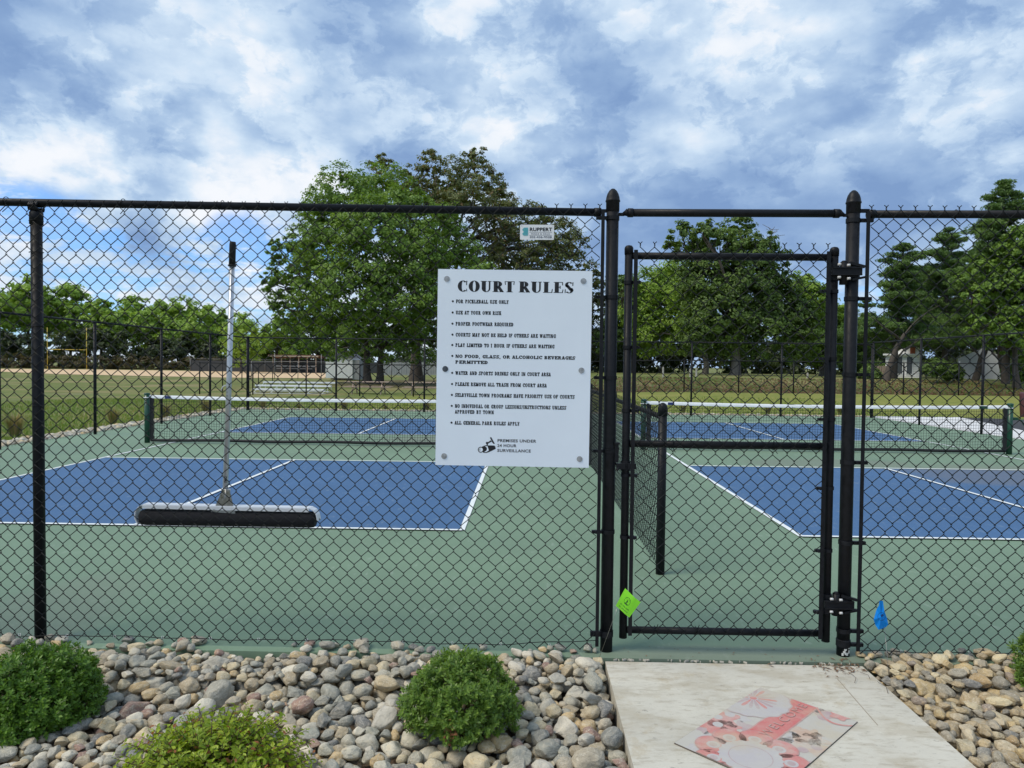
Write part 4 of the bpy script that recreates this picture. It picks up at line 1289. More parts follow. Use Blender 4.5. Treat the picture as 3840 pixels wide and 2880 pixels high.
# windscreen covered outfield fence
of = thing('outfield_fence', 'low outfield fence covered with dark grey windscreen behind the sand infield', 'fence', (-60, 134, -.25))
M['screen'] = worn('windscreen', (.045, .05, .055), .8, amt=.25, scale=.8)
for k in range(15):
    x = -64 + k * 3.6
    MB().tube([(x, 134, -.3), (x, 134, 2.15)], .05, 6).build('post', M['greywire'], of)
    MB().box((x + 1.8, 134.06, .85), (3.5, .03, 2.1)).build('windscreen_panel', M['screen'], of)
MB().tube([(-64, 134, 2.15), (-13.6, 134, 2.15)], .04, 6).build('rail', M['greywire'], of)

# ------------------------------------------------------------------ nets
def net(xa, xb, ny, label, tag_l=None, tag_r=None, crank=False):
    n_ = thing('pickleball_net', label, 'net', ((xa + xb) / 2, ny, 0), 'nets on the two courts')
    g = .0475; cx = (xa + xb) / 2
    sag = lambda x: .900 - .035 * (1 - ((x - cx) / ((xb - xa) / 2)) ** 2)
    m_ = MB(); r_ = np.random.default_rng(int(xa * 10) + 99)
    xs = np.arange(xa + .09, xb - .07, g); nz = 17
    Zs = np.linspace(.075, 1, nz)
    Px = np.zeros((nz, len(xs), 3))
    for i in range(nz):
        for j, x in enumerate(xs):
            t = Zs[i]
            Px[i, j] = (x + .004 * math.sin(j * 1.7 + i), ny + .006 * math.sin(j * .11 + i * .3), t * sag(x) + .004 * math.sin(j * .9 + i * 2.1))
    for j in range(len(xs)):
        m_.tube(Px[:, j], .0029, 3, cap=False, smooth=False)
    for i in range(nz):
        m_.tube(Px[i], .0029, 3, cap=False, smooth=False)
    m_.build('netting', M['wire'], n_)
    xx = np.linspace(xa + .04, xb - .04, 60)
    m_ = MB(); V = []
    for x in xx:
        z = sag(x); wv = .003 * math.sin(x * 23) + .002 * math.sin(x * 51)
        V += [(x, ny - .010 + wv, z - .055), (x, ny - .012 + wv * .5, z - .002), (x, ny, z + .006), (x, ny + .012, z - .002), (x, ny + .010 + wv, z - .055)]
    F = [(i * 5 + k, (i + 1) * 5 + k, (i + 1) * 5 + k + 1, i * 5 + k + 1) for i in range(59) for k in range(4)]
    m_.add(V, F, smooth=True); hb = m_.build('headband', M['white'], n_)
    m_ = MB(); m_.tube([(x, ny, .055 + .006 * math.sin(x * 3)) for x in np.linspace(xa + .07, xb - .07, 40)], .028, 8); m_.build('bottom_band', M['rubber'], n_)
    for s, x in ((1, xa), (-1, xb)):
        po = MB().tube([(x, ny, 0), (x, ny, .92)], .048, 18).build('net_post', M['netgreen'], n_)
        m_ = MB(); m_.lathe([(.052, -.01), (.053, .012), (.045, .022), (.001, .026)], (x, ny, .92), 18); m_.build('post_cap', M['netgreen'], po)
        m_ = MB(); V = []
        for i, z in enumerate(np.linspace(.06, .86, 18)):
            V += [(x + s * .052, ny - .01, z), (x + s * (.135 + .010 * math.sin(i * 2.1)), ny - .008, z)]
        m_.add(V, [(i * 2, i * 2 + 1, i * 2 + 3, i * 2 + 2) for i in range(17)]); m_.build('side_tape', M['rubber'], n_)
        m_ = MB(); m_.tube([(x + .055 * math.cos(a), ny + .055 * math.sin(a), .855) for a in np.linspace(0, 6.28, 16)], .008, 5); m_.build('tie_rope', M['white'], n_)
    if tag_l:
        x = xa + tag_l; MB().box((x, ny - .0175, sag(x) - .028), (.11, .002, .05)).build('maker_tag', M['navy'], hb)
    if tag_r:
        x = xb - tag_r; MB().box((x, ny - .0175, sag(x) - .028), (.15, .002, .055)).build('maker_tag', M['netgreen'], hb)
    if crank:
        m_ = MB(); m_.box((xb + .085, ny, .66), (.09, .06, .05)); m_.tube([(xb + .12, ny, .66), (xb + .20, ny - .02, .63), (xb + .23, ny - .03, .54)], .010, 8); m_.build('crank', M['netgreen'], n_)
    return n_


net(-7.13, -.10, 13.21, 'net across the left court, blue tag near its left end', tag_l=.40)
net(2.215, 8.955, 13.20, 'net across the right court, green tag near its right end', tag_l=.5, tag_r=.5, crank=True)

# ------------------------------------------------------------------ survey flags, doormat, litter
M['flaggreen'] = leaf_mat('fluorescent_green', (.32, .95, .05), (.36, 1.0, .06), transl=.35)
M['flagblue'] = leaf_mat('bright_blue_plastic', (.0, .24, .85), (.0, .28, .95), transl=.3)
FY = 3.55
fl = thing('marker_flag', 'lime green utility marker flag leaning in front of the left gate post', 'flag', tuple(ground(2240, 2475, 0)), 'wire marker flags')
F_ = lambda px, py, d=0: at(px, py, FY - d)
tp, rt, bt, lf = F_(2345, 2207), F_(2404, 2262), F_(2360, 2317), F_(2309, 2272)
m_ = MB(); V = []; n = 7
for i in range(n):
    for j in range(n):
        u, v = i / (n - 1), j / (n - 1)
        p = lf.lerp(tp, u).lerp(bt.lerp(rt, u), v)
        p = p + Vector((0, .006 * math.sin(v * 5 + u * 2) + .010 * (v if v > .8 else 0), 0)); V.append(tuple(p))
m_.add(V, [(i * n + j, i * n + j + 1, (i + 1) * n + j + 1, (i + 1) * n + j) for i in range(n - 1) for j in range(n - 1)], smooth=True)
V2 = [(x, y + .0006, z) for x, y, z in V]
fc = m_.build('flag_sheet', M['flaggreen'], fl)
gu = (tp - lf).normalized(); gv = (bt - lf).normalized(); fw, fh = (bt - lf).length, (tp - lf).length
fp = lambda a, b: lf + gv * (a * fw) + gu * (b * fh) + Vector((0, -.009, 0))
m_ = MB()
for i in range(20):
    a0, a1 = i * math.pi / 10, (i + 1) * math.pi / 10
    m_.poly([fp(.42 + .20 * math.cos(a0), .58 + .20 * math.sin(a0)), fp(.42 + .20 * math.cos(a1), .58 + .20 * math.sin(a1)), fp(.42 + .178 * math.cos(a1), .58 + .178 * math.sin(a1)), fp(.42 + .178 * math.cos(a0), .58 + .178 * math.sin(a0))])
m_.poly([fp(.38, .50), fp(.46, .50), fp(.46, .60), fp(.435, .64), fp(.43, .70), fp(.41, .70), fp(.405, .64), fp(.38, .60)])
for s in (-1, 1):
    for k in range(3):
        m_.poly([fp(.42 + s * .06, .64 + k * .02), fp(.42 + s * .13, .65 + k * .045), fp(.42 + s * .13, .66 + k * .045), fp(.42 + s * .06, .65 + k * .02)])
m_.poly([fp(.30, .42), fp(.54, .42), fp(.50, .48), fp(.34, .48)])
for txt, y0 in (('321.430-2595', .24), ('321.245-0710', .10)):
    v, f = font_mesh(txt, 1.0, .02); w1 = v[:, 0].max()
    m_.add([tuple(fp(.12 + p[0] / w1 * .62, y0 + p[1] * .11)) for p in v], f)
m_.build('flag_print', principled('green_ink', (.02, .12, .02), .6), fc)
m_ = MB().tube([lf.lerp(bt, .13) + Vector((.0, .003, .0)), lf.lerp(bt, .13) + Vector((-.02, .0, -.06)), tuple(ground(2240, 2475, -.02) + Vector((0, -.02, 0)))], .0011, 5); m_.build('flag_wire', M['steel'], fl)

bf = thing('marker_flag', 'crumpled bright blue utility marker flag right of the gate', 'flag', tuple(ground(3333, 2505, 0)), 'wire marker flags')
BYF = 3.66
out_ = [(3298, 2253), (3311, 2253), (3316, 2290), (3326, 2318), (3331, 2342), (3322, 2352), (3295, 2362), (3283, 2345), (3276, 2324), (3287, 2285), (3296, 2270)]
m_ = MB(); cpt = at(3304, 2315, BYF - .012)
ring = [at(x, y, BYF + (.007 if k % 2 else -.006)) for k, (x, y) in enumerate(out_)]
m_.add([tuple(cpt)] + [tuple(p) for p in ring], [(0, 1 + k, 1 + (k + 1) % len(ring)) for k in range(len(ring))])
bs = m_.build('flag_sheet', M['flagblue'], bf)
m_ = MB()
bp_ = lambda a, r: at(3306 + r * math.cos(a), 2312 + r * 1.05 * math.sin(a), BYF - .018)
for i in range(18):
    a0, a1 = i * math.pi / 9 * .8, (i + 1) * math.pi / 9 * .8
    m_.poly([bp_(a0, 15), bp_(a1, 15), bp_(a1, 13.5), bp_(a0, 13.5)])
m_.poly([at(3302, 2308, BYF - .018), at(3311, 2301, BYF - .018), at(3314, 2308, BYF - .018), at(3306, 2315, BYF - .018)])
m_.build('flag_print', principled('blue_ink', (.0, .04, .18), .6), bs)
MB().tube([at(3317, 2350, BYF), at(3325, 2440, BYF - .05), at(3333, 2505, 3.55) + Vector((0, 0, -.03))], .0011, 5).build('flag_wire', M['steel'], bf)

# doormat lying askew on the path
zm = -.010
A_, T_, R_ = ground(2528, 2790, zm), ground(2852, 2582, zm), ground(3216, 2710, zm)
B_ = A_ + R_ - T_
mat_ = thing('doormat', 'faded pink and grey floral WELCOME doormat lying askew on the concrete path', 'doormat', tuple((A_ + R_) / 2))


def faded(name, col, base=(.50, .49, .44), amt=.5):
    def fn(t, b):
        co = t.n('ShaderNodeNewGeometry').outputs['Position']
        n1 = t.noise(co, 7, 8, .70); n2 = t.noise(co, 60, 5, .7); n3 = t.noise(co, 3.2, 5, .6)
        f_ = t.m('MULTIPLY', t.maprange(n1, .35, .7), amt)
        c = t.mix(f_, col, base); c = t.mix(t.m('MULTIPLY', t.maprange(n3, .48, .62), .45), c, (.50, .43, .30)); c = t.mix(t.m('MULTIPLY', t.maprange(n2, .5, .75), .25), c, (.42, .40, .34))
        t.put(b.inputs['Base Color'], c)
        bp = t.n('ShaderNodeBump'); bp.inputs['Strength'].default_value = .5; bp.inputs['Distance'].default_value = .002
        t.put(bp.inputs['Height'], n2); t.put(b.inputs['Normal'], bp.outputs[0])
    return principled(name, None, .95, fn=fn, spec=.15)


MP = [faded('mat_ground', (.47, .45, .41)), faded('mat_pink', (.54, .20, .19), amt=.65), faded('mat_red', (.54, .14, .14), (.52, .30, .27), .7), faded('mat_mauve', (.41, .31, .32), amt=.7), faded('mat_rim', (.46, .22, .21), amt=.6), faded('mat_pale', (.45, .43, .44), amt=.7), faded('mat_brown', (.50, .36, .28), amt=1.0)]
base = MB().prism([A_, B_, R_, T_], (0, 0, .0050)).build('mat_body', [worn('mat_edge', (.13, .11, .09), .9)], mat_)
U_ = T_ - A_; V_ = B_ - A_    # u: from left corner to top corner ; v: from left corner to bottom corner
def mp_(u, v, lay): return A_ + U_ * u + V_ * v + Vector((0, 0, .0052 + .00025 * lay))
m_ = MB()
lay_n = [1]
def inside(pts, lay, mi):
    """clip the polygon to the mat and add it"""
    P_ = list(pts)
    for ax, lim, s in ((0, .002, 1), (0, .998, -1), (1, .002, 1), (1, .998, -1)):
        Q = []
        for i in range(len(P_)):
            a, b_ = P_[i], P_[(i + 1) % len(P_)]
            ia, ib = s * (a[ax] - lim) >= 0, s * (b_[ax] - lim) >= 0
            if ia: Q.append(a)
            if ia != ib:
                t = (lim - a[ax]) / (b_[ax] - a[ax]); Q.append((a[0] + (b_[0] - a[0]) * t, a[1] + (b_[1] - a[1]) * t))
        P_ = Q
        if len(P_) < 3: return
    m_.poly([mp_(u, v, lay) for u, v in P_], mi)
asp = V_.length / U_.length
def disc(cu, cv, r, lay, mi, wob=0, n=40, ph=0, k=9):
    inside([(cu + (r * (1 + wob * math.cos(k * a + ph))) * math.cos(a), cv + (r * (1 + wob * math.cos(k * a + ph))) * math.sin(a) / asp) for a in np.linspace(0, 2 * math.pi, n, endpoint=False)], lay, mi)
inside([(0, 0), (1, 0), (1, 1), (0, 1)], 1, 0)
r2 = np.random.default_rng(8)
for k in range(30):
    disc(r2.random(), r2.random(), r2.uniform(.03, .08), 2, [3, 5, 3, 5, 6][k % 5], .25, 24, r2.uniform(0, 6), 4)
for cu, cv, rr in ((.44, .05, .10), (.33, .08, .08), (.38, .20, .06), (.52, .90, .09), (.60, .84, .08), (.66, .80, .05)):
    disc(cu, cv, rr, 3, 1 if cv < .5 else 6, .28, 40, r2.uniform(0, 6), 5)
for cu, cv in ((.44, .02), (.36, .10), (.52, .08), (.53, .93), (.45, .86)):
    disc(cu, cv, .03, 4, 5 if cv < .5 else 3)
# welcome band across the middle
inside([(.36, .345), (.99, .345), (.99, .625), (.36, .625)], 5, 4); inside([(.36, .36), (.99, .36), (.99, .61), (.36, .61)], 6, 2)
# upper flower
disc(.80, .05, .245, 7, 3, .025, 60, 0, 16); disc(.80, .05, .235, 8, 5, .025, 60, 0, 16)
for k in range(18):
    a = k * 2 * math.pi / 18; ca, sa_ = math.cos(a), math.sin(a)
    pts = [(.03, -.004), (.10, -.012), (.135, -.010), (.145, 0), (.135, .010), (.10, .012), (.03, .004)]
    inside([(.82 + x * ca - y * sa_, .07 + (x * sa_ + y * ca) / asp) for x, y in pts], 9, 3 if k % 3 else 1)
disc(.82, .07, .022, 10, 1)
for k in range(12):
    a0, a1 = math.radians(170 + k * 9), math.radians(179 + k * 9)
    ring_ = lambda r_, a: (1.06 + r_ * math.cos(a) , .80 + r_ * .9 * math.sin(-a) / asp)
for k in range(14):
    q0, q1 = k / 14, (k + 1) / 14
    cu = lambda q: (1.0 - .12 * math.sin(q * math.pi * .8), .61 + .39 * q)
    a0, a1 = cu(q0), cu(q1)
    inside([a0, a1, (a1[0] - .018, a1[1]), (a0[0] - .018, a0[1])], 7, 1)
disc(.99, .84, .055, 7, 1, .2, 30, 0, 5)
# big petals round a pale centre
for k in range(9):
    a = k * 2 * math.pi / 9 + .35; cu, cv = .17 + .205 * math.cos(a), .60 + .205 * math.sin(a) / asp
    disc(cu, cv, .098, 11, 4); disc(cu, cv, .090, 12, 1); disc(cu - .01 * math.cos(a), cv, .036, 13, 5); disc(cu - .01 * math.cos(a), cv, .021, 14, 3)
disc(.17, .60, .165, 15, 5, .04, 60, 0, 24)
for k in range(30):
    a0, a1 = k * 2 * math.pi / 30, (k + 1) * 2 * math.pi / 30
    inside([(.17 + r_ * math.cos(a), .60 + r_ * math.sin(a) / asp) for r_, a in ((.115, a0), (.115, a1), (.110, a1), (.110, a0))], 16, 3)
m_.build('printed_pattern', MP, mat_)
v, f = font_mesh('WELCOME', 1.0, -.012, 1.25)
w1 = v[:, 0].max()
MB().add([tuple(mp_(.43 + p[0] / w1 * .53, .54 - p[1] * .13, 18)) for p in v], f).build('welcome_lettering', MP[4], mat_)

# dry leaves and twigs by the right gate post
lit = thing('leaf_litter', None, None); bpy.data.objects.remove(lit)
m_ = MB()
for k in range(150):
    x, y = 1.70 + rng.normal(0, .13), 3.66 + rng.normal(0, .045)
    if x > 1.77: continue
    a = rng.uniform(0, 3.1); s = rng.uniform(.006, .02); z = .003 if y > 3.7 else -.007
    m_.add([(x - s * math.cos(a), y - s * math.sin(a), z), (x + s * .25 * math.sin(a), y - s * .25 * math.cos(a), z + .003), (x + s * math.cos(a), y + s * math.sin(a), z + .001), (x - s * .25 * math.sin(a), y + s * .25 * math.cos(a), z + .004)], [(0, 1, 2, 3)])
for k in range(24):
    x, y = rng.uniform(.5, 1.72), 3.74 + rng.uniform(-.02, .12)
    a = rng.uniform(0, 3.1); s = rng.uniform(.004, .012); z = .003
    m_.add([(x - s * math.cos(a), y - s * math.sin(a), z), (x + s * .3 * math.sin(a), y - s * .3 * math.cos(a), z + .002), (x + s * math.cos(a), y + s * math.sin(a), z + .001), (x - s * .3 * math.sin(a), y + s * .3 * math.cos(a), z + .002)], [(0, 1, 2, 3)])
m_.build('leaf_litter', worn('dry_leaf', (.20, .12, .07), .9, amt=.5, scale=60), kind='stuff', label='dry leaf bits and dirt by the right gate post')
for k, (pa, pb) in enumerate((((3190, 2525), (3205, 2560)), ((3225, 2520), (3262, 2545)), ((3290, 2555), (3330, 2600)))):
    a, b_ = ground(*pa, -.004), ground(*pb, -.004)
    mm = (a + b_) / 2 + Vector((.012, -.01, .006))
    props(MB().tube([a, mm, b_], .0011, 4).build('twig', M['twig']), ['thin dark pine twig nearest the right gate post', 'thin curved dark twig on the concrete beside the gate post', 'dark twig at the right edge of the path'][k], 'twig', 'twigs on the path edge')
pb = ground(3605, 2443, .012)
v, f = SHAPES[3]
props(MB().add(v * np.array([.026, .02, .017]) + np.array([pb.x, pb.y, .016]), f, smooth=True).build('loose_stone', M['stonewarm']), 'single pale pebble lying on the green court just inside the right mesh', 'stone')

# ------------------------------------------------------------------ foliage
def leaf_quads(P, N, size, r, aspect=.55, fold=.25):
    """one folded leaf of two triangles per point: points P, rough normals N"""
    n = len(P)
    t = r.normal(size=(n, 3)); t -= N * (t * N).sum(1, keepdims=True); t /= (np.linalg.norm(t, axis=1, keepdims=True) + 1e-9)
    b = np.cross(N, t)
    s = size * r.uniform(.65, 1.35, (n, 1))
    a = P - t * s; c_ = P + t * s; l = P + b * s * aspect + N * s * fold; q = P - b * s * aspect + N * s * fold
    V = np.stack([a, l, c_, q], 1).reshape(-1, 3)
    i = np.arange(n)[:, None] * 4
    return V, np.concatenate([i + np.array([[0, 1, 2]]), i + np.array([[0, 2, 3]])])


def unit(n, r):
    v = r.normal(size=(n, 3)); return v / np.linalg.norm(v, axis=1, keepdims=True)


def crown(blobs, n_leaves, size, r, clump=.22, flat=1.0, down=.25, jit=.34, shell=(.70, 1.10)):
    """leaf clumps over the upper and outer parts of several lobes"""
    vol = np.array([b[3] ** 2 for b in blobs]); share = vol / vol.sum()
    PP, NN = [], []
    for b, sh in zip(blobs, share):
        per = 40; nc = max(3, int(n_leaves * sh / per))
        d = unit(nc * 2, r); keep = (d[:, 2] > -down) | (r.random(len(d)) < .45); d = d[keep][:nc]
        rad = b[3] * r.uniform(shell[0], shell[1], (len(d), 1))
        C = np.array(b[:3]) + d * rad * np.array([1, 1, flat])
        cr = b[3] * clump * r.uniform(.6, 1.4, (len(d), 1, 1))
        off = unit(len(d) * per, r).reshape(len(d), per, 3) * (r.random((len(d), per, 1)) ** .5) * cr * np.array([1.2, 1.2, .75])
        PP.append((C[:, None] + off).reshape(-1, 3))
        nrm = d[:, None] * .7 + off / (cr + 1e-9) * .5 + np.array([0, 0, .35]) + r.normal(0, jit, off.shape)
        NN.append(nrm.reshape(-1, 3))
    P_ = np.concatenate(PP); N_ = np.concatenate(NN); N_ /= np.linalg.norm(N_, axis=1, keepdims=True)
    return leaf_quads(P_, N_, size, r)


def limb(m_, p, q, r0, r1, r, bend=.12, n=7, sides=7):
    p, q = np.array(tuple(p)), np.array(tuple(q)); L_ = np.linalg.norm(q - p)
    k = r.normal(0, bend * L_, 3); k[2] = abs(k[2]) * .4
    t = np.linspace(0, 1, n)[:, None]
    pts = p + (q - p) * t + k * np.sin(t * math.pi) + r.normal(0, .012 * L_, (n, 3)) * (t * (1 - t) * 4)
    m_.tube(pts, np.linspace(r0, r1, n), sides, cap=False)
    return pts


def tree(name, label, cat, depth, trunk_px, trunks, blobs_px, n_leaves, size, leaf, seed, bark='bark', group=None, spread=.55, flat=1.0, down=.25, clump=.22, base_z=None, core=True, zspread=None):
    """blobs_px: crown lobes sighted in the photograph (px, py, radius px[, depth offset m]) set round the trunk at its own distance"""
    r = np.random.default_rng(seed)
    sc = depth / FPX
    b0 = at(trunk_px, 1440, depth); bx, by = b0.x, depth
    bz = tz(bx, by) if base_z is None else base_z
    root = thing(name, label, cat, (bx, by, bz), group)
    blobs = []
    for b in blobs_px:
        c = at(b[0], b[1], depth); R_ = b[2] * sc
        dy = b[3] if len(b) > 3 else r.uniform(-spread, spread) * (zspread or 1) * 260 * sc
        k = (depth + dy) / depth
        blobs.append((c.x * k, depth + dy, CAMH + (c.z - CAMH) * k, R_ * k))
    zmin = min(b[2] for b in blobs)
    m_ = MB()
    for (dx, wd, top_px) in trunks:
        topz = at(trunk_px, top_px, depth).z
        p0 = (bx + dx, by + r.uniform(-.2, .2), bz - .15); p1 = (bx + dx * 1.6, by, topz)
        n = 9; t = np.linspace(0, 1, n)[:, None]
        pts = np.array(p0) + (np.array(p1) - np.array(p0)) * t + r.normal(0, .05, (n, 3)) * np.array([1, 1, 0])
        rad = wd * (1 - .55 * t[:, 0]); rad[0] *= 1.45; rad[1] *= 1.1
        m_.tube(pts, rad, 10, cap=False)
    m_.build('trunk', M[bark], root)
    m_ = MB()
    for k, b in enumerate(blobs):
        tk = trunks[k % len(trunks)]
        zt = at(trunk_px, tk[2], depth).z
        st = (bx + tk[0] * 1.5, by, bz + (zt - bz) * r.uniform(.45, 1.0)) if b[2] > bz + 2.2 else (bx + tk[0], by, bz + (zt - bz) * .4)
        pts = limb(m_, st, b[:3], tk[1] * .42, .03 + tk[1] * .06, r)
        for _ in range(3):
            e = np.array(b[:3]) + unit(1, r)[0] * b[3] * .8
            limb(m_, pts[4], e, tk[1] * .14, .02, r, sides=4, n=5)
    m_.build('limbs', M['bark'], root)
    V, F = crown(blobs, n_leaves, size, r, clump, flat, down)
    m_ = MB(); m_.add(V, F)
    if core:
        V, F = crown([(b[0], b[1], b[2], b[3] * .62) for b in blobs], int(n_leaves * .18), size * 1.7, r, clump * 1.4, flat, down)
        m_.add(V, F)
    m_.build('crown', M[leaf], root)
    return root


# big maple left of centre with the taller brown-green oak behind it
tree('maple_tree', 'large green maple tree with two trunks left of the rules sign', 'tree', 64, 1400, [(-.55, .36, 1180), (.55, .33, 1160)],
     [(1290, 760, 130, 0), (1430, 740, 120), (1190, 800, 70), (1530, 800, 110), (1640, 860, 100), (1230, 900, 130, -3), (1400, 900, 150, -5), (1560, 960, 140, -4), (1700, 980, 110), (1780, 1080, 100),
      (1120, 980, 95), (1060, 1060, 75), (1200, 1060, 120, -3), (1080, 1160, 70), (1350, 1080, 160, -6), (1520, 1120, 150, -5), (1680, 1150, 110), (1180, 1200, 110), (1300, 1240, 110, -3), (1440, 1250, 110, -2), (1580, 1250, 110), (1010, 1060, 40), (1050, 940, 50),
      (1700, 1290, 90), (1250, 1310, 60, 3)], 78000, .135, 'maple', 41, spread=.45, clump=.17)
tree('oak_tree', 'tall brownish green oak tree rising behind the maple', 'tree', 76, 1560, [(0, .62, 1000)],
     [(1430, 640, 55), (1380, 690, 38), (1620, 620, 60), (1680, 690, 95), (1530, 690, 70), (1780, 610, 58), (1820, 690, 70), (1860, 760, 75), (1740, 780, 110), (1590, 760, 90), (1900, 860, 100), (2010, 830, 70), (2090, 880, 75), (1300, 665, 28),
      (2140, 950, 75), (2020, 960, 110), (1880, 980, 120), (2180, 1030, 60), (2060, 1080, 100), (1900, 1120, 110), (2160, 1130, 80), (2240, 1060, 50), (2260, 1160, 70), (2180, 1240, 80), (2040, 1220, 100)], 50000, .14, 'oak', 42, clump=.20, down=.5, spread=.4)
# dense row along the far left
rowx = [(-60, 1120, 110), (110, 1100, 105), (265, 1120, 95), (380, 1165, 70), (500, 1160, 85), (600, 1175, 70), (690, 1170, 90), (800, 1190, 75)]
ordn = ['leftmost', 'second', 'third', 'fourth', 'fifth', 'sixth', 'seventh', 'eighth']
for k, (x, y, rr) in enumerate(rowx):
    tree('broadleaf_tree', '%s bright green tree counted from the left in the row behind the ball field' % ordn[k], 'tree', 168 + (k % 3) * 5, x, [(0, .45, 1240)],
         [(x, y, rr * .62), (x - rr * .6, y + 55, rr * .6), (x + rr * .6, y + 50, rr * .6), (x, y + 75, rr * .7), (x - rr * .5, y + 105, rr * .6), (x + rr * .5, y + 105, rr * .6)],
         7000, .42, 'row', 60 + k, group='trees in the row behind the ball field', clump=.26, spread=.3)
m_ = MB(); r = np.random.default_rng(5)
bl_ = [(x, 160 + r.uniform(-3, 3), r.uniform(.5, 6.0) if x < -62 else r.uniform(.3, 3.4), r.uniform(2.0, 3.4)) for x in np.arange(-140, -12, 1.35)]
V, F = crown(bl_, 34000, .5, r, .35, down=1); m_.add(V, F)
m_.build('far_woods', M['under'], kind='stuff', label='undergrowth with shade put into its dark leaf colour beneath the tree row beyond the ball field')  # dark leaf band painted as the shade under the row crowns
m_ = MB(); bl_ = [(x, 152 + r.uniform(-1, 1), .6 + r.uniform(0, .9), r.uniform(1.2, 1.8)) for x in np.arange(-122, -58, 1.3)]
V, F = crown(bl_, 14000, .26, r, .4, down=1); m_.add(V, F); m_.build('dry_hedge', M['dry'], kind='stuff', label='low reddish brown scrub along the far edge of the ball field')

tree('shrubby_tree', 'thin grey green tree poking above the fence right of the squeegee pole', 'tree', 120, 905, [(0, .2, 1240)], [(900, 1215, 45), (940, 1245, 45), (870, 1260, 50), (960, 1290, 45), (900, 1310, 60)], 4000, .24, 'row', 80, clump=.35)
tree('broadleaf_tree', 'bright green tree directly behind the dugout', 'tree', 138, 1040, [(0, .3, 1290)], [(1040, 1235, 50), (1000, 1265, 45), (1090, 1270, 50), (1020, 1310, 60), (1100, 1320, 50), (960, 1320, 50)], 7000, .34, 'lime', 81)
tree('broadleaf_tree', 'dark tree mass between the dugout and the white shed', 'tree', 146, 1190, [(0, .4, 1290)], [(1150, 1240, 70), (1240, 1240, 70), (1190, 1290, 80), (1290, 1290, 80), (1120, 1310, 60), (1350, 1300, 80), (1450, 1300, 80), (1560, 1310, 80)], 9000, .34, 'darkleaf', 82)

# trees seen through the gate
tree('walnut_tree', 'tall dark tree in the middle of the gate opening with a dead twig on top', 'tree', 62, 2757, [(0, .42, 1080)],
     [(2560, 890, 55), (2640, 885, 55), (2770, 860, 62), (2700, 930, 80), (2850, 920, 60), (2520, 930, 36), (2600, 960, 70), (2800, 980, 100), (2900, 990, 60), (2640, 1060, 110), (2780, 1090, 130), (2900, 1110, 100), (2960, 1180, 90), (2700, 1190, 130), (2850, 1220, 120), (2980, 1280, 80), (2620, 1260, 90), (2750, 1290, 90)],
     40000, .15, 'darkleaf', 83, bark='greybark', base_z=.62, clump=.22, spread=.3)
r = np.random.default_rng(3)
dead = thing('dead_branch', 'bare dead branch standing out of the tall tree behind the gate', 'branch', tuple(at(2870, 900, 61)))
m_ = MB()
pts = limb(m_, at(2840, 960, 61), at(2895, 862, 61), .06, .035, r, .05)
for k in range(15):
    s = pts[r.integers(2, 7)]; a = r.uniform(-1.2, 1.4)
    limb(m_, s, (s[0] + math.sin(a) * r.uniform(.4, 1.3), s[1] + r.normal(0, .3), s[2] + math.cos(a) * r.uniform(.2, .8)), .028, .014, r, .12, 6, 4)
m_.build('bare_twigs', M['greybark'], dead)
bt_ = tree
tree('broadleaf_tree', 'bright green tree left of the tall dark tree behind the gate', 'tree', 70, 2645, [(0, .30, 1200)],
     [(2430, 1090, 90), (2510, 1060, 90), (2400, 1170, 80), (2500, 1160, 110), (2590, 1120, 80), (2440, 1250, 90), (2560, 1240, 100), (2620, 1180, 70)], 22000, .15, 'lime', 84, bark='greybark', base_z=.62)
tree('cedar_tree', 'dark narrow evergreen just left of the gate opening', 'tree', 74, 2360, [(0, .25, 1200)],
     [(2350, 1060, 36), (2340, 1110, 55), (2370, 1170, 70), (2330, 1220, 70), (2390, 1260, 70), (2290, 1280, 60)], 12000, .15, 'pine', 85)
tree('broadleaf_tree', 'yellowish green tree right of the tall dark tree behind the gate', 'tree', 66, 3080, [(0, .3, 1230)],
     [(3000, 1080, 55), (3040, 1130, 70), (3080, 1200, 80), (3130, 1260, 70), (3060, 1290, 80), (3160, 1200, 60), (3190, 1260, 60), (3000, 1190, 60)], 20000, .15, 'lime', 86, bark='greybark', base_z=.62)
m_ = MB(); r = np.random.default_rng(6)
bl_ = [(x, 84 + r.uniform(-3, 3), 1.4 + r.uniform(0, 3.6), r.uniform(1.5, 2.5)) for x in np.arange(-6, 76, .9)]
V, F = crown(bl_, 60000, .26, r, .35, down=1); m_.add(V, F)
m_.build('background_woods', M['under'], kind='stuff', label='woods with shade put into their dark leaf colour at the top of the grass bank')  # shade of the woods comes from the dark leaf colour


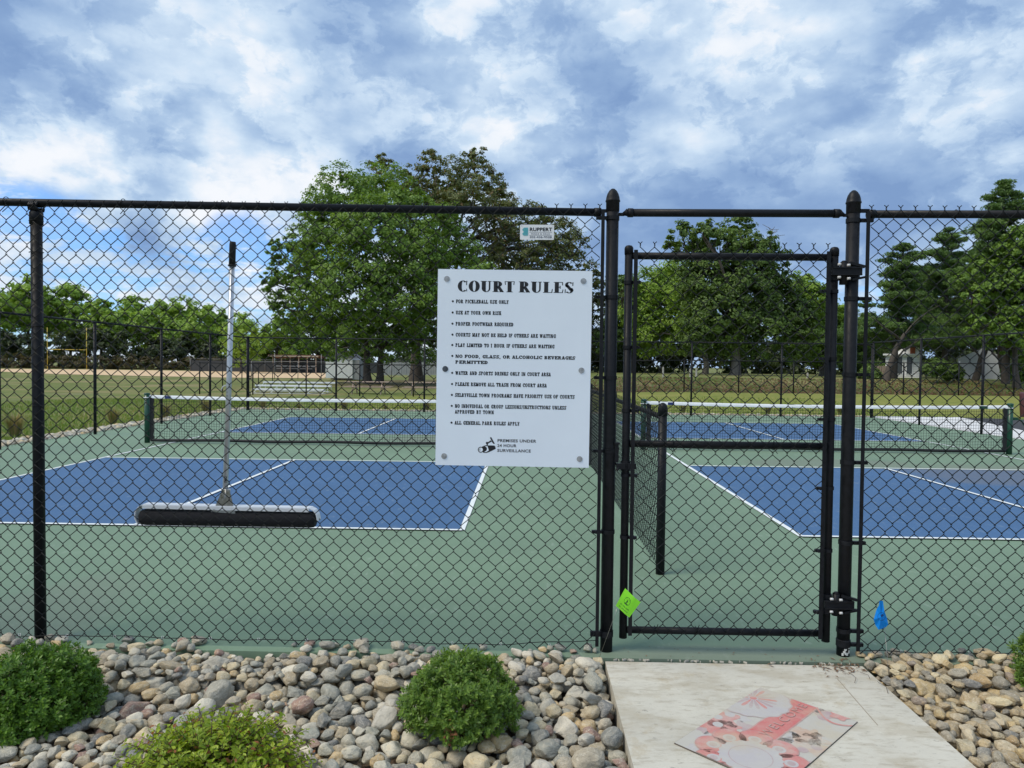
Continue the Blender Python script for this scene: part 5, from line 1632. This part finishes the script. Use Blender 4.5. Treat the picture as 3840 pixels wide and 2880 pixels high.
def pine(label, depth, tx, top_py, base_py, width_px, seed, tiers, lean=0.0, n=26):
    """pine: trunk with layered, slightly drooping, upturned-tip boughs of needles"""
    r = np.random.default_rng(seed); sc = depth / FPX
    b0 = at(tx, 1440, depth); bx = b0.x; zt = at(tx, top_py, depth).z; zb = at(tx, base_py, depth).z; gz = tz(bx, depth)
    root = thing('pine_tree', label, 'tree', (bx, depth, gz), 'pine trees at the right behind the court')
    m_ = MB(); H_ = zt - gz
    pts = [(bx + lean * (k / 8) ** 1.5, depth, gz - .1 + H_ * k / 8) for k in range(9)]
    m_.tube(pts, np.linspace(.26, .04, 9), 9, cap=False); m_.build('trunk', M['bark'], root)
    m_ = MB(); PP, NN = [], []
    for k in range(tiers):
        t = (k + r.uniform(-.3, .3)) / (tiers - 1); t = min(max(t, 0), 1)
        z = zb + (zt - zb) * t
        reach = width_px * sc * (1 - t) ** .88 * r.uniform(.50, 1.20) + .2
        a = r.uniform(0, 2 * math.pi) + k * 2.4
        for q in range(3 if t < .8 else 2):
            aa = a + q * math.pi * r.uniform(.7, 1.3)
            d = np.array([math.cos(aa), math.sin(aa), 0]); s = np.array([bx + lean * ((z - gz) / H_) ** 1.5, depth, z])
            e = s + d * reach + np.array([0, 0, (.10 + .35 * t) * reach])
            pp = limb(m_, s, e, .05, .012, r, .05, 6, 5)
            nseg = int(12 + reach * 18)
            for _ in range(nseg):
                u = r.random() ** .6; c = s + (e - s) * u + np.array([0, 0, .10 * reach * math.sin(u * 3)]) + r.normal(0, .11 + .06 * reach, 3) * np.array([1, 1, .38])
                per = n; off = unit(per, r) * np.array([.26, .26, .12]) * r.uniform(.5, 1.2)
                PP.append(c + off); NN.append(off * 2 + np.array([0, 0, .5]) + r.normal(0, .5, off.shape))
    m_.build('boughs', M['bark'], root)
    P_ = np.concatenate(PP); N_ = np.concatenate(NN); N_ /= np.linalg.norm(N_, axis=1, keepdims=True)
    V, F = leaf_quads(P_, N_, .105, r, aspect=.26); MB().add(V, F).build('needles', M['pine'], root)


pine('dark pine nearest the right gate post with a ragged pointed top', 52, 3350, 920, 1310, 200, 91, 18, .5)
pine('taller pine with a spire top in the middle of the right group', 58, 3540, 860, 1310, 250, 92, 21)
pine('tallest pine cut off by the right edge of the picture', 46, 3770, 690, 1240, 230, 93, 24, -.5)
pine('small dark pine low behind the right gate post', 66, 3240, 1130, 1390, 150, 94, 9)
tree('broadleaf_tree', 'broad yellow green tree in front of the pines at the right edge', 'tree', 44, 3800, [(0, .2, 1180)],
     [(3690, 1010, 50), (3780, 960, 65), (3860, 930, 90), (3740, 1080, 65), (3850, 1060, 100), (3650, 1110, 45), (3700, 1160, 55), (3830, 1170, 85), (3610, 1060, 32), (3780, 1260, 70), (3860, 1300, 70), (3680, 1230, 45)], 21000, .11, 'maple', 87, spread=.3)
pine('dense dark pine filling the gap between the first two pines', 70, 3440, 1010, 1320, 190, 95, 16)
pine('dense dark pine behind the tallest pine at the right', 62, 3655, 930, 1320, 230, 96, 20)
# leaning trunks in front of the house
for k, (a, b_, c_, lab) in enumerate(((3325, 3395, 1250, 'forked dark leaning trunk in front of the white house'), (3655, 3715, 1240, 'dark leaning trunk crossing in front of the grey shed'), (3778, 3760, 1250, 'thick dark trunk right of the grey shed'))):
    root = thing('bare_trunk', lab, 'tree', tuple(ground(a, 1428, .6)), 'leaning trunks on the right bank')
    r = np.random.default_rng(120 + k); dpt = 47 + k
    p0, p1 = at(a, 1432, dpt), at(b_, c_, dpt)
    m_ = MB(); pts = limb(m_, p0, p1, .24, .12, r, .06, 8, 10); m_.build('trunk', M['bark'], root)
    m_ = MB()
    for _ in range(4):
        s = pts[r.integers(3, 8)]; limb(m_, s, s + np.array([r.normal(0, 1.6), r.normal(0, .6), r.uniform(1, 2.4)]), .07, .02, r, .12, 6, 6)
    m_.build('limbs', M['bark'], root)
shr = [(3510, 1375, 42, 'dark round bush right of the white house'), (3570, 1390, 34, 'dark bush between the white house and the grey shed'), (3835, 1390, 60, 'bright green weeds at the far right of the bank'), (3260, 1400, 36, 'small dark bush behind the right gate post')]
for k, (x, y, rr, lab) in enumerate(shr):
    tree('bush', lab, 'bush', 46 + k, x, [(0, .05, y)], [(x, y, rr * .7), (x - rr * .6, y + 12, rr * .6), (x + rr * .6, y + 12, rr * .6)], 4500, .09, 'maple' if k == 2 else 'darkleaf', 130 + k, group='bushes round the house on the bank', spread=.1, clump=.35)

# weeds and tufts of dry ornamental grass outside the fences
M['weeds'] = M['tuft']


def tuft_mesh(seed, h, n):
    r = np.random.default_rng(seed); m_ = MB()
    for _ in range(n):
        a = r.uniform(0, 2 * math.pi); L_ = h * r.uniform(.5, 1.1); lean = r.uniform(.15, .75) * L_; s = r.uniform(0, .12 * h); w_ = .005
        b = np.array([math.cos(a) * s, math.sin(a) * s, 0]); d = np.array([math.cos(a), math.sin(a), 0]); pn = np.array([-d[1], d[0], 0]) * w_
        m1 = b + d * lean * .35 + np.array([0, 0, L_ * .6]); e = b + d * lean + np.array([0, 0, L_ * .85])
        m_.add([b - pn, b + pn, m1 + pn * .8, m1 - pn * .8, e], [(0, 1, 2, 3), (3, 2, 4)])
    return m_


tf = [tuft_mesh(k, .55, 330).mesh('grass_tuft', M['tuft']) for k in range(3)]
spots = [((55, 1640), 'large dry grass tuft outside the left fence nearest the camera'), ((425, 1592), 'dry grass tuft outside the left fence left of the net post'), ((665, 1570), 'brownish grass tuft outside the left fence behind the net'), ((840, 1548), 'dry grass tuft outside the left fence near its far corner'),
         ((965, 1538), 'first dry grass tuft outside the far fence from the left corner'), ((1120, 1536), 'small green tinged tuft left of the second far fence post'), ((1290, 1538), 'reddish dry tuft right of the second far fence post'), ((1445, 1540), 'small tuft midway along the far fence'),
         ((1600, 1542), 'dry tuft beside the rules sign at the far fence'), ((2562, 1548), 'orange dry tuft at the far fence just right of the gate stile'), ((2880, 1552), 'orange dry tuft at the far fence in the middle of the gate'), ((3150, 1556), 'orange dry tuft at the far fence near the right gate post')]
for k, ((x, y), lab) in enumerate(spots):
    p = ground(x, y, -.03)
    if k < 4: p.x = min(p.x, -9.9)
    else: p.y = max(p.y, 23.65)
    s = (1.15 if k == 0 else .95 if k < 4 else .8) * (.6 if 'small' in lab else 1)
    o = bpy.data.objects.new('grass_tuft', tf[k % 3]); COL.objects.link(o); o.location = (p.x, p.y, -.035); o.rotation_euler = (0, 0, k); o.scale = (s, s, s)
    props(o, lab, 'grass tuft', 'dry grass tufts outside the court fences')
# short grass
m_ = MB(); r = np.random.default_rng(77); n = 26000
xs = -9.85 - r.random(n) ** 1.3 * 9; ys_ = 9 + r.random(n) * 22
nb = 12000; xs = np.concatenate([xs, r.uniform(-9.5, 14, nb)]); ys_ = np.concatenate([ys_, 23.6 + r.random(nb) ** 1.4 * 10])
n = len(xs); h = r.uniform(.035, .11, n); a = r.uniform(0, 6.28, n); w_ = r.uniform(.008, .02, n); zb = terrain(xs, ys_)
b = np.stack([xs, ys_, zb], 1); pn = np.stack([np.cos(a), np.sin(a), 0 * a], 1) * w_[:, None]; tipp = b + np.stack([r.normal(0, .03, n), r.normal(0, .03, n), h], 1)
i = np.arange(n)[:, None] * 3
m_.add(np.stack([b - pn, b + pn, tipp], 1).reshape(-1, 3), i + np.array([[0, 1, 2]])); m_.build('grass_blades', M['blade'], kind='stuff', label='short green grass outside the court fences')
# leaf litter and weeds on the bank
m_ = MB(); n = 12000; xs = r.uniform(-1, 30, n); ys_ = 39.3 + r.random(n) ** 1.2 * 8; P_ = np.stack([xs, ys_, terrain(xs, ys_) + .04], 1)
N_ = np.array([0, -.3, 1.0]) + r.normal(0, .5, (n, 3)); N_ /= np.linalg.norm(N_, axis=1, keepdims=True)
V, F = leaf_quads(P_, N_, .07, r); m_.add(V, F)
M['litter'] = leaf_mat('bank_litter', (.10, .055, .03), (.22, .12, .07), (.09, .15, .03), tipshare=.4)
m_.build('bank_leaf_litter', M['litter'], kind='stuff', label='reddish dry leaves and weeds along the foot of the bank')


# ------------------------------------------------------------------ close shrubs
def box_shrub(label, c, rx, rz, n_tips, leaf_l, leaf, seed, group, bumps=.15, low=-.35):
    r = np.random.default_rng(seed)
    root = thing('boxwood_shrub', label, 'shrub', (c[0], c[1], -.08), group)
    m_ = MB()
    for _ in range(26):
        d = unit(1, r)[0]; d[2] = abs(d[2])
        limb(m_, (c[0] + r.normal(0, .02), c[1] + r.normal(0, .02), -.08), np.array(c) + d * np.array([rx, rx, rz]) * .8, .006, .002, r, .1, 6, 5)
    m_.build('stems', M['twig'], root)
    d = unit(int(n_tips * 1.6), r); d = d[d[:, 2] > low][:n_tips]; n = len(d)
    s = r.uniform(0, 50, 3)
    bump = np.array([mnoise.noise(Vector(p * 2.2 + s)) * .17 + mnoise.noise(Vector(p * 5 + s)) * bumps for p in d])
    depth = np.where(r.random(n) < .70, r.uniform(.90, 1.04, n), r.uniform(.6, .93, n)) + np.where(r.random(n) < .04, r.uniform(.03, .10, n), 0)
    T_ = np.array(c) + d * np.array([rx, rx, rz]) * ((1 + bump) * depth)[:, None]
    up = d * .8 + np.array([0, 0, .55]) + r.normal(0, .28, (n, 3)); up /= np.linalg.norm(up, axis=1, keepdims=True)
    V, F = [], []
    k = 9
    A = r.normal(size=(n, 3)); A -= up * (A * up).sum(1, keepdims=True); A /= np.linalg.norm(A, axis=1, keepdims=True); B = np.cross(up, A)
    for q in range(k):
        ang_ = q * 2.4 + r.normal(0, .2, n); el_ = .25 + .75 * (q / k) + r.normal(0, .12, n)
        rd_ = A * np.cos(ang_)[:, None] + B * np.sin(ang_)[:, None]
        dirv = rd_ * np.cos(el_)[:, None] + up * np.sin(el_)[:, None]
        nrm = up * np.cos(el_)[:, None] - rd_ * np.sin(el_)[:, None]; side = np.cross(dirv, nrm)
        L_ = (leaf_l * r.uniform(.6, 1.4, n))[:, None]; st = T_ - up * (leaf_l * (1 - q / k) * 1.1)[:, None] if False else T_ - up * leaf_l * (1 - q / k) * 1.1
        p0 = st; p1 = st + dirv * L_ * .5 + side * L_ * .24; p2 = st + dirv * L_ - nrm * L_ * .12; p3 = st + dirv * L_ * .5 - side * L_ * .24; pm_ = st + dirv * L_ * .5 - nrm * L_ * .07
        V.append(np.stack([p0, p1, p2, p3, pm_], 1).reshape(-1, 3))
    V = np.concatenate(V); nn = len(V) // 5; i = np.arange(nn)[:, None] * 5
    F = np.concatenate([i + np.array([[0, 1, 4]]), i + np.array([[1, 2, 4]]), i + np.array([[2, 3, 4]]), i + np.array([[3, 0, 4]])])
    m_ = MB(); m_.add(V, F, smooth=True); m_.build('foliage', M[leaf], root)
    return root


box_shrub('dark green rounded boxwood in the rock bed at the left edge', (-2.17, 3.06, .035), .258, .215, 3000, .0180, 'boxdark', 200, 'clipped boxwoods in the rock beds')
box_shrub('bright green rounded boxwood in the rock bed below the rules sign', (-.262, 3.03, .072), .236, .200, 2400, .0172, 'boxwood', 201, 'clipped boxwoods in the rock beds')
box_shrub('boxwood at the right edge of the right rock bed', (2.665, 3.42, .085), .235, .235, 2200, .0180, 'boxwood', 202, 'clipped boxwoods in the rock beds')
# spirea: loose pointed leaves, reddish tips
r = np.random.default_rng(210)
spz = thing('spirea_shrub', 'yellow green spirea shrub with red tinged tips at the bottom left', 'shrub', (-1.08, 2.42, -.08))
m_ = MB(); V = []; c = np.array([-1.08, 2.42, .03]); ns = 600
Vv = []
for s in range(ns):
    d = unit(1, r)[0]; d[2] = abs(d[2]) * .9 + .12; d /= np.linalg.norm(d)
    tip = c + d * np.array([.385, .36, .265]) * r.uniform(.70, 1.03); base_ = np.array([c[0] + r.normal(0, .05), c[1] + r.normal(0, .05), -.08])
    t = np.linspace(0, 1, 9)[:, None]; cv = base_ + (tip - base_) * t + np.array([0, 0, .05]) * np.sin(t * math.pi)
    m_.tube(cv, np.linspace(.0022, .0009, 9), 4, cap=False)
    k = 17
    for q in range(k):
        u = .42 + .58 * q / (k - 1); i0 = min(int(u * 8), 7); p = cv[i0] + (cv[i0 + 1] - cv[i0]) * (u * 8 - i0)
        ax = tip - base_; ax /= np.linalg.norm(ax); o = unit(1, r)[0]; o -= ax * (o @ ax); o /= np.linalg.norm(o)
        dr = o * .9 + ax * .25 + np.array([0, 0, .12]); dr /= np.linalg.norm(dr); sd = np.cross(dr, np.array([0, 0, 1.0]) + r.normal(0, .3, 3)); sd /= np.linalg.norm(sd); nm_ = np.cross(sd, dr)
        L_ = r.uniform(.018, .033) * (1 - .35 * (q / k) ** 3)
        Vv.append([p, p + dr * L_ * .40 + sd * L_ * .31, p + dr * L_ * .75 + sd * L_ * .18, p + dr * L_ - nm_ * L_ * .12, p + dr * L_ * .75 - sd * L_ * .18, p + dr * L_ * .40 - sd * L_ * .31])
m_.build('stems', M['twig'], spz)
Vv = np.array(Vv).reshape(-1, 3); i = np.arange(len(Vv) // 6)[:, None] * 6
MB().add(Vv, np.concatenate([i + np.array([[0, 1, 2]]), i + np.array([[0, 2, 3]]), i + np.array([[0, 3, 4]]), i + np.array([[0, 4, 5]])])).build('foliage', M['spirea'], spz)
# dead sprig at the foot of the middle boxwood
m_ = MB(); V = []
p = np.array(tuple(at(1690, 2755, 2.80)))
for k in range(60):
    o = r.normal(0, .012, 3) * np.array([1, 1, 2.2]); V.append(p + o)
V = np.array(V); N_ = unit(60, r); v, f = leaf_quads(V, N_, .009, r); m_.add(v, f)
m_.tube([p + np.array([0, 0, .05]), p - np.array([0, 0, .03])], .0015, 4)
props(m_.build('dead_sprig', worn('dead_leaf', (.20, .085, .035), .9)), 'withered brown sprig at the foot of the middle boxwood', 'sprig')

# ------------------------------------------------------------------ park furniture beyond the court
M['wood'] = worn('weathered_wood', (.40, .30, .24), .85, amt=.35, scale=6)
M['redroof'] = worn('red_brown_roof', (.20, .10, .075), .8, amt=.3, scale=2)
M['bench_alu'] = worn('bleacher_aluminium', (.78, .80, .81), .5, .1, amt=.06, scale=3)
M['wall_white'] = worn('white_siding', (.90, .91, .92), .6, amt=.06, scale=2)
M['wall_grey'] = worn('grey_siding', (.34, .35, .36), .7, amt=.12, scale=2)
M['glass'] = principled('dark_glass', (.06, .07, .08), .15)
M['shingle'] = worn('grey_shingles', (.10, .11, .13), .85, amt=.25, scale=3)
M['brick'] = worn('red_brick', (.28, .09, .05), .9, amt=.3, scale=14)
M['yellow'] = worn('yellow_paint', (.55, .42, .06), .6, amt=.1)

YB = 40.6; gz = tz(-12, YB)
blx = thing('bleachers', 'four row aluminium bleachers beyond the far fence left of the sign', 'bleachers', (at(1070, 1460, YB).x, YB, gz))
rows = [(928, 1222, 1483, 0), (930, 1205, 1462, .6), (925, 1218, 1449, 1.25), (940, 1228, 1437, 1.9)]
for xa_, xb_, py, dy in rows:
    a, b_ = at(xa_, py, YB), at(xb_, py + 5, YB)
    MB().prism([(a.x, YB + dy, a.z - .02), (b_.x, YB + dy, a.z - .02), (b_.x, YB + dy + .28, a.z - .02), (a.x, YB + dy + .28, a.z - .02)], (0, 0, .085)).build('seat_plank', M['bench_alu'], blx)
for xa_, xb_, py, dy in ((915, 1205, 1476, .3), (950, 1215, 1468, .9)):
    a, b_ = at(xa_, py, YB), at(xb_, py + 5, YB)
    MB().prism([(a.x, YB + dy, a.z - .02), (b_.x, YB + dy, a.z - .02), (b_.x, YB + dy + .25, a.z - .02), (a.x, YB + dy + .25, a.z - .02)], (0, 0, .035)).build('foot_plank', M['bench_alu'], blx)
for px in (945, 1010, 1080, 1150, 1205):
    x = at(px, 1460, YB).x; m_ = MB()
    m_.tube([(x, YB + .05, gz), (x, YB + 2.0, gz + .60)], .012, 6); m_.tube([(x, YB + 2.1, gz), (x, YB + 2.1, gz + .60)], .014, 6); m_.tube([(x, YB + 1.3, gz), (x, YB + 1.3, gz + .42)], .014, 6); m_.tube([(x, YB, gz + .02), (x, YB + 2.2, gz + .02)], .014, 6)
    m_.build('support_frame', M['bench_alu'], blx)


def picnic(px0, px1, label):
    Yp = 42.0; a, b_ = at(px0, 1440, Yp), at(px1, 1440, Yp); g0 = tz(a.x, Yp); L_ = b_.x - a.x; cx = (a.x + b_.x) / 2
    t_ = thing('picnic_table', label, 'picnic table', (cx, Yp, g0), 'picnic tables under the maple')
    for k in range(4):
        MB().box((cx, Yp - .27 + k * .18, g0 + .72), (L_, .165, .045)).build('top_plank', M['wood'], t_)
    for s in (-1, 1):
        MB().box((cx - .06 * s, Yp + s * .72, g0 + .43), (L_ * 1.06, .24, .045)).build('bench_plank', M['wood'], t_)
    for s in (-1, 1):
        x = cx + s * L_ * .32; m_ = MB()
        for q in (-1, 1):
            m_.prism([(x, Yp + q * .22, g0 + .70), (x, Yp + q * .32, g0 + .70), (x, Yp + q * .72, g0), (x, Yp + q * .60, g0)], (.05, 0, 0))
        m_.box((x + .07, Yp, g0 + .40), (.045, 1.6, .09)); m_.build('leg', M['wood'], t_)
    return t_


picnic(1298, 1465, 'weathered wooden picnic table right of the bleachers')
picnic(1518, 1690, 'weathered wooden picnic table partly hidden by the rules sign')

# white container shed
YS = 75.0; a, b_ = at(1221, 1423, YS), at(1322, 1425, YS); zt_ = at(1270, 1341, YS).z; zb_ = a.z
sh_ = thing('white_shed', 'white metal storage shed behind the bleachers', 'shed', ((a.x + b_.x) / 2, YS, zb_))
MB().box(((a.x + b_.x) / 2, YS + 2.0, (zb_ + zt_) / 2 + .08), (b_.x - a.x, 4.0, zt_ - zb_ - .16)).build('wall', M['wall_white'], sh_)
m_ = MB()
for k in range(19):
    x = a.x + .07 + k * (b_.x - a.x - .14) / 18; m_.box((x, YS - .012, (zb_ + zt_) / 2 + .08), (.02, .012, zt_ - zb_ - .3))
m_.build('wall_ribs', M['wall_white'], sh_)
MB().box(((a.x + b_.x) / 2 + .3, YS + 2.3, zb_ + .06), (b_.x - a.x - .2, 3.6, .12)).build('skid_base', M['wood'], sh_)
m_ = MB(); xm = (a.x + b_.x) / 2
m_.prism([(a.x - .1, YS - .12, zt_), (b_.x + .1, YS - .12, zt_), (b_.x - .5, YS - .12, zt_ + .45), (a.x + .5, YS - .12, zt_ + .45)], (0, 4.3, 0)); m_.build('roof', M['shingle'], sh_)
MB().box((b_.x + .35, YS + 1.8, (zb_ + zt_) / 2 - .1), (.68, 3.4, zt_ - zb_ - .25)).build('side_annex', M['wall_grey'], sh_)

# dugout
YD = 128.0; a, b_ = at(1030, 1397, YD), at(1190, 1397, YD); zr_ = at(1100, 1336, YD).z; g0 = a.z
dg_ = thing('dugout', 'open wooden dugout with red brown roof at the edge of the sand infield', 'dugout', ((a.x + b_.x) / 2, YD, g0))
m_ = MB(); m_.prism([(a.x - .8, YD - 1.2, zr_ + .1), (b_.x + .5, YD - 1.2, zr_ + .1), (b_.x + .5, YD - 1.2, zr_ - .12), (a.x - .8, YD - 1.2, zr_ - .12)], (0, .25, 0)); m_.build('fascia', worn('pale_wood', (.42, .36, .28), .85, amt=.2, scale=3), dg_)
MB().prism([(a.x - .8, YD - 1.2, zr_ + .12), (b_.x + .5, YD - 1.2, zr_ + .12), (b_.x + 1.6, YD + 3, zr_ - .35), (a.x - .8, YD + 3, zr_ - .35)], (0, 0, .12)).build('roof', M['redroof'], dg_)
for k in range(6):
    MB().box((a.x + (b_.x - a.x) * k / 5, YD - .9, (g0 + zr_) / 2), (.14, .14, zr_ - g0)).build('post', M['wood'], dg_)
MB().box(((a.x + b_.x) / 2, YD + 2.6, (g0 + zr_) / 2 - .3), (b_.x - a.x + 1, .1, zr_ - g0 - .5)).build('back_wall', M['screen'], dg_)
MB().box(((a.x + b_.x) / 2, YD - .3, g0 + .75), (b_.x - a.x - 1.0, .4, .10)).build('bench_plank', M['wall_grey'], dg_)
MB().box(((a.x + b_.x) / 2, YD - .1, g0 + 1.2), (b_.x - a.x - .6, .06, .25)).build('bench_back', M['wall_grey'], dg_)

# weathered grey board fence behind the trunks
bf2 = thing('board_fence', 'weathered grey board fence behind the maple trunks', 'fence', tuple(at(1535, 1400, 100)))
for k in range(24):
    p = at(1428 + k * 9.2, 1383, 100)
    MB().box((p.x, 100 + (k % 2) * .03, p.z), (.32, .03, 1.75 + .06 * (k % 3))).build('board', M['wall_grey'], bf2)

# goal post
YG = 139.0
a, b_ = at(178, 1385, YG), at(325, 1388, YG); zc_ = at(250, 1311, YG).z; zt_ = at(178, 1228, YG).z
gp_ = thing('goal_post', 'yellow football goal post in front of the left tree row', 'goal post', ((a.x + b_.x) / 2, YG, a.z))
for x in (a.x, b_.x):
    MB().tube([(x, YG, -.3), (x, YG, zt_)], .06, 8).build('upright', M['yellow'], gp_)
MB().tube([(a.x, YG, zc_), (b_.x, YG, zc_)], .06, 8).build('crossbar', M['yellow'], gp_)

# white wooden stakes on the bank
for k, (px, y0_, y1_, lab) in enumerate(((2486, 1418, 1377, 'tallest pale wooden stake on the grass bank left of the gate middle'), (2588, 1414, 1384, 'short pale stake near the grey trunk behind the gate'), (2611, 1412, 1381, 'short pale stake just left of the grey trunk behind the gate'), (3028, 1418, 1400, 'short white stake at the top of the bank right of the gate middle'))):
    p = at(px, y0_, 47); q = at(px, y1_, 47)
    m_ = MB(); m_.box((p.x, 47, (p.z + q.z) / 2), (.10, .08, q.z - p.z)); m_.box((p.x, 47, q.z + .02), (.07, .06, .05)); props(m_.build('stake', worn('stake_wood_%d' % k, (.42, .40, .35), .8)), lab, 'stake', 'pale stakes on the grass bank')

# house on the right
YH = 60.0
g0 = at(3340, 1428, YH).z; xa_, xb_ = at(3322, 1400, YH).x, at(3452, 1400, YH).x; ze = at(3400, 1333, YH).z; zp = at(3412, 1283, YH).z; xm = at(3420, 1300, YH).x
hs = thing('white_house', 'white gabled house with red brick chimney seen between the pines', 'house', ((xa_ + xb_) / 2, YH, g0))
w_ = MB().box(((xa_ + xb_) / 2, YH + 3, (g0 + ze) / 2), (xb_ - xa_, 6, ze - g0)).build('wall', M['wall_white'], hs)
m_ = MB()
for k in range(14):
    m_.box(((xa_ + xb_) / 2, YH - .012, g0 + .1 + k * (ze - g0 - .15) / 14), (xb_ - xa_, .02, .02))
m_.build('siding_lines', M['wall_grey'], w_)
MB().prism([(xa_ + .5, YH + .05, ze + .02), (xb_, YH + .05, ze + .02), (xb_, YH + .05, ze + .4), (xm, YH + .05, zp)], (0, 5.8, 0)).build('gable', M['wall_white'], hs)
MB().prism([(xa_ - .2, YH - .3, ze), (xb_ + .2, YH - .3, ze), (xb_ + .2, YH - .3, ze + .14), (xa_ - .2, YH - .3, ze + .14)], (0, .5, 0)).build('eave_board', M['white'], hs)
MB().prism([(xm - .1, YH - .2, zp + .05), (xm - .1, YH - .2, zp + .2), (xb_ + 2.5, YH - .2, ze + .45), (xb_ + 2.5, YH - .2, ze + .3)], (0, 6.4, 0)).build('roof', M['shingle'], hs)
ch = MB().box((at(3421, 1300, YH).x, YH + .2, (ze + .1 + at(3421, 1290, YH).z) / 2 + .25), (.40, .45, at(3421, 1290, YH).z - ze + .35)).build('chimney', M['brick'], hs)
for x in (3374, 3409):
    p = at(x, 1370, YH); f_ = MB().box((p.x, YH - .03, p.z), (.56, .05, 1.55)).build('window', M['white'], hs)
    MB().box((p.x, YH - .062, p.z), (.42, .02, 1.40)).build('pane', M['glass'], f_)
MB().box(((xa_ + xb_) / 2 + .3, YH - .05, g0 + .05), (xb_ - xa_ - .6, .06, .22)).build('foundation', M['brick'], hs)
YG2 = 56.0; g0 = at(3680, 1436, YG2).z; xa_, xb_ = at(3598, 1400, YG2).x, at(3765, 1400, YG2).x; ze = at(3680, 1345, YG2).z; zp = at(3690, 1310, YG2).z
gs = thing('grey_shed', 'weathered grey shed half hidden by leaning trunks at the right', 'shed', ((xa_ + xb_) / 2, YG2, g0))
MB().box(((xa_ + xb_) / 2, YG2 + 2, (g0 + ze) / 2), (xb_ - xa_, 4, ze - g0)).build('wall', M['wall_grey'], gs)
MB().prism([(xa_, YG2, ze), (xb_, YG2, ze), ((xa_ + xb_) / 2, YG2, zp + .1)], (0, 4, 0)).build('gable', M['wall_grey'], gs)
MB().box((at(3592, 1400, YG2).x + .25, YG2 - .03, (g0 + ze) / 2 - .1), (.10, .05, ze - g0 - .2)).build('corner_board', M['white'], gs)
fr = thing('plank_fence', 'dark board fence left of the white house', 'fence', tuple(at(3270, 1425, 58)))
for k in range(9):
    p = at(3256 + k * 9, 1400, 58); MB().box((p.x, 58, p.z), (.15, .03, 1.2)).build('board', M['wood'], fr)
for o_b in (hs, gs):
    o_b.rotation_euler = (0, 0, -math.atan2(o_b.location.x, o_b.location.y)); o_b.scale = (.93, 1, 1)
# maroon bin at the right
p = ground(3850, 1560, 0); 
mbn = thing('waste_bin', 'maroon rounded bin at the far right beyond the net post', 'bin', (p.x, p.y, -.03))
q = at(3850, 1505, p.y)
MB().lathe([(.22, 0), (.24, .3), (.26, .80), (.24, .84), (.20, .86), (.001, .88)], (q.x + .05, p.y, q.z - .55), 16).build('bin_body', worn('maroon_plastic', (.07, .02, .025), .5), mbn)
MB().lathe([(.05, -.5), (.05, .05)], (q.x + .05, p.y, q.z - .55), 8).build('bin_pole', M['vinyl'], mbn)
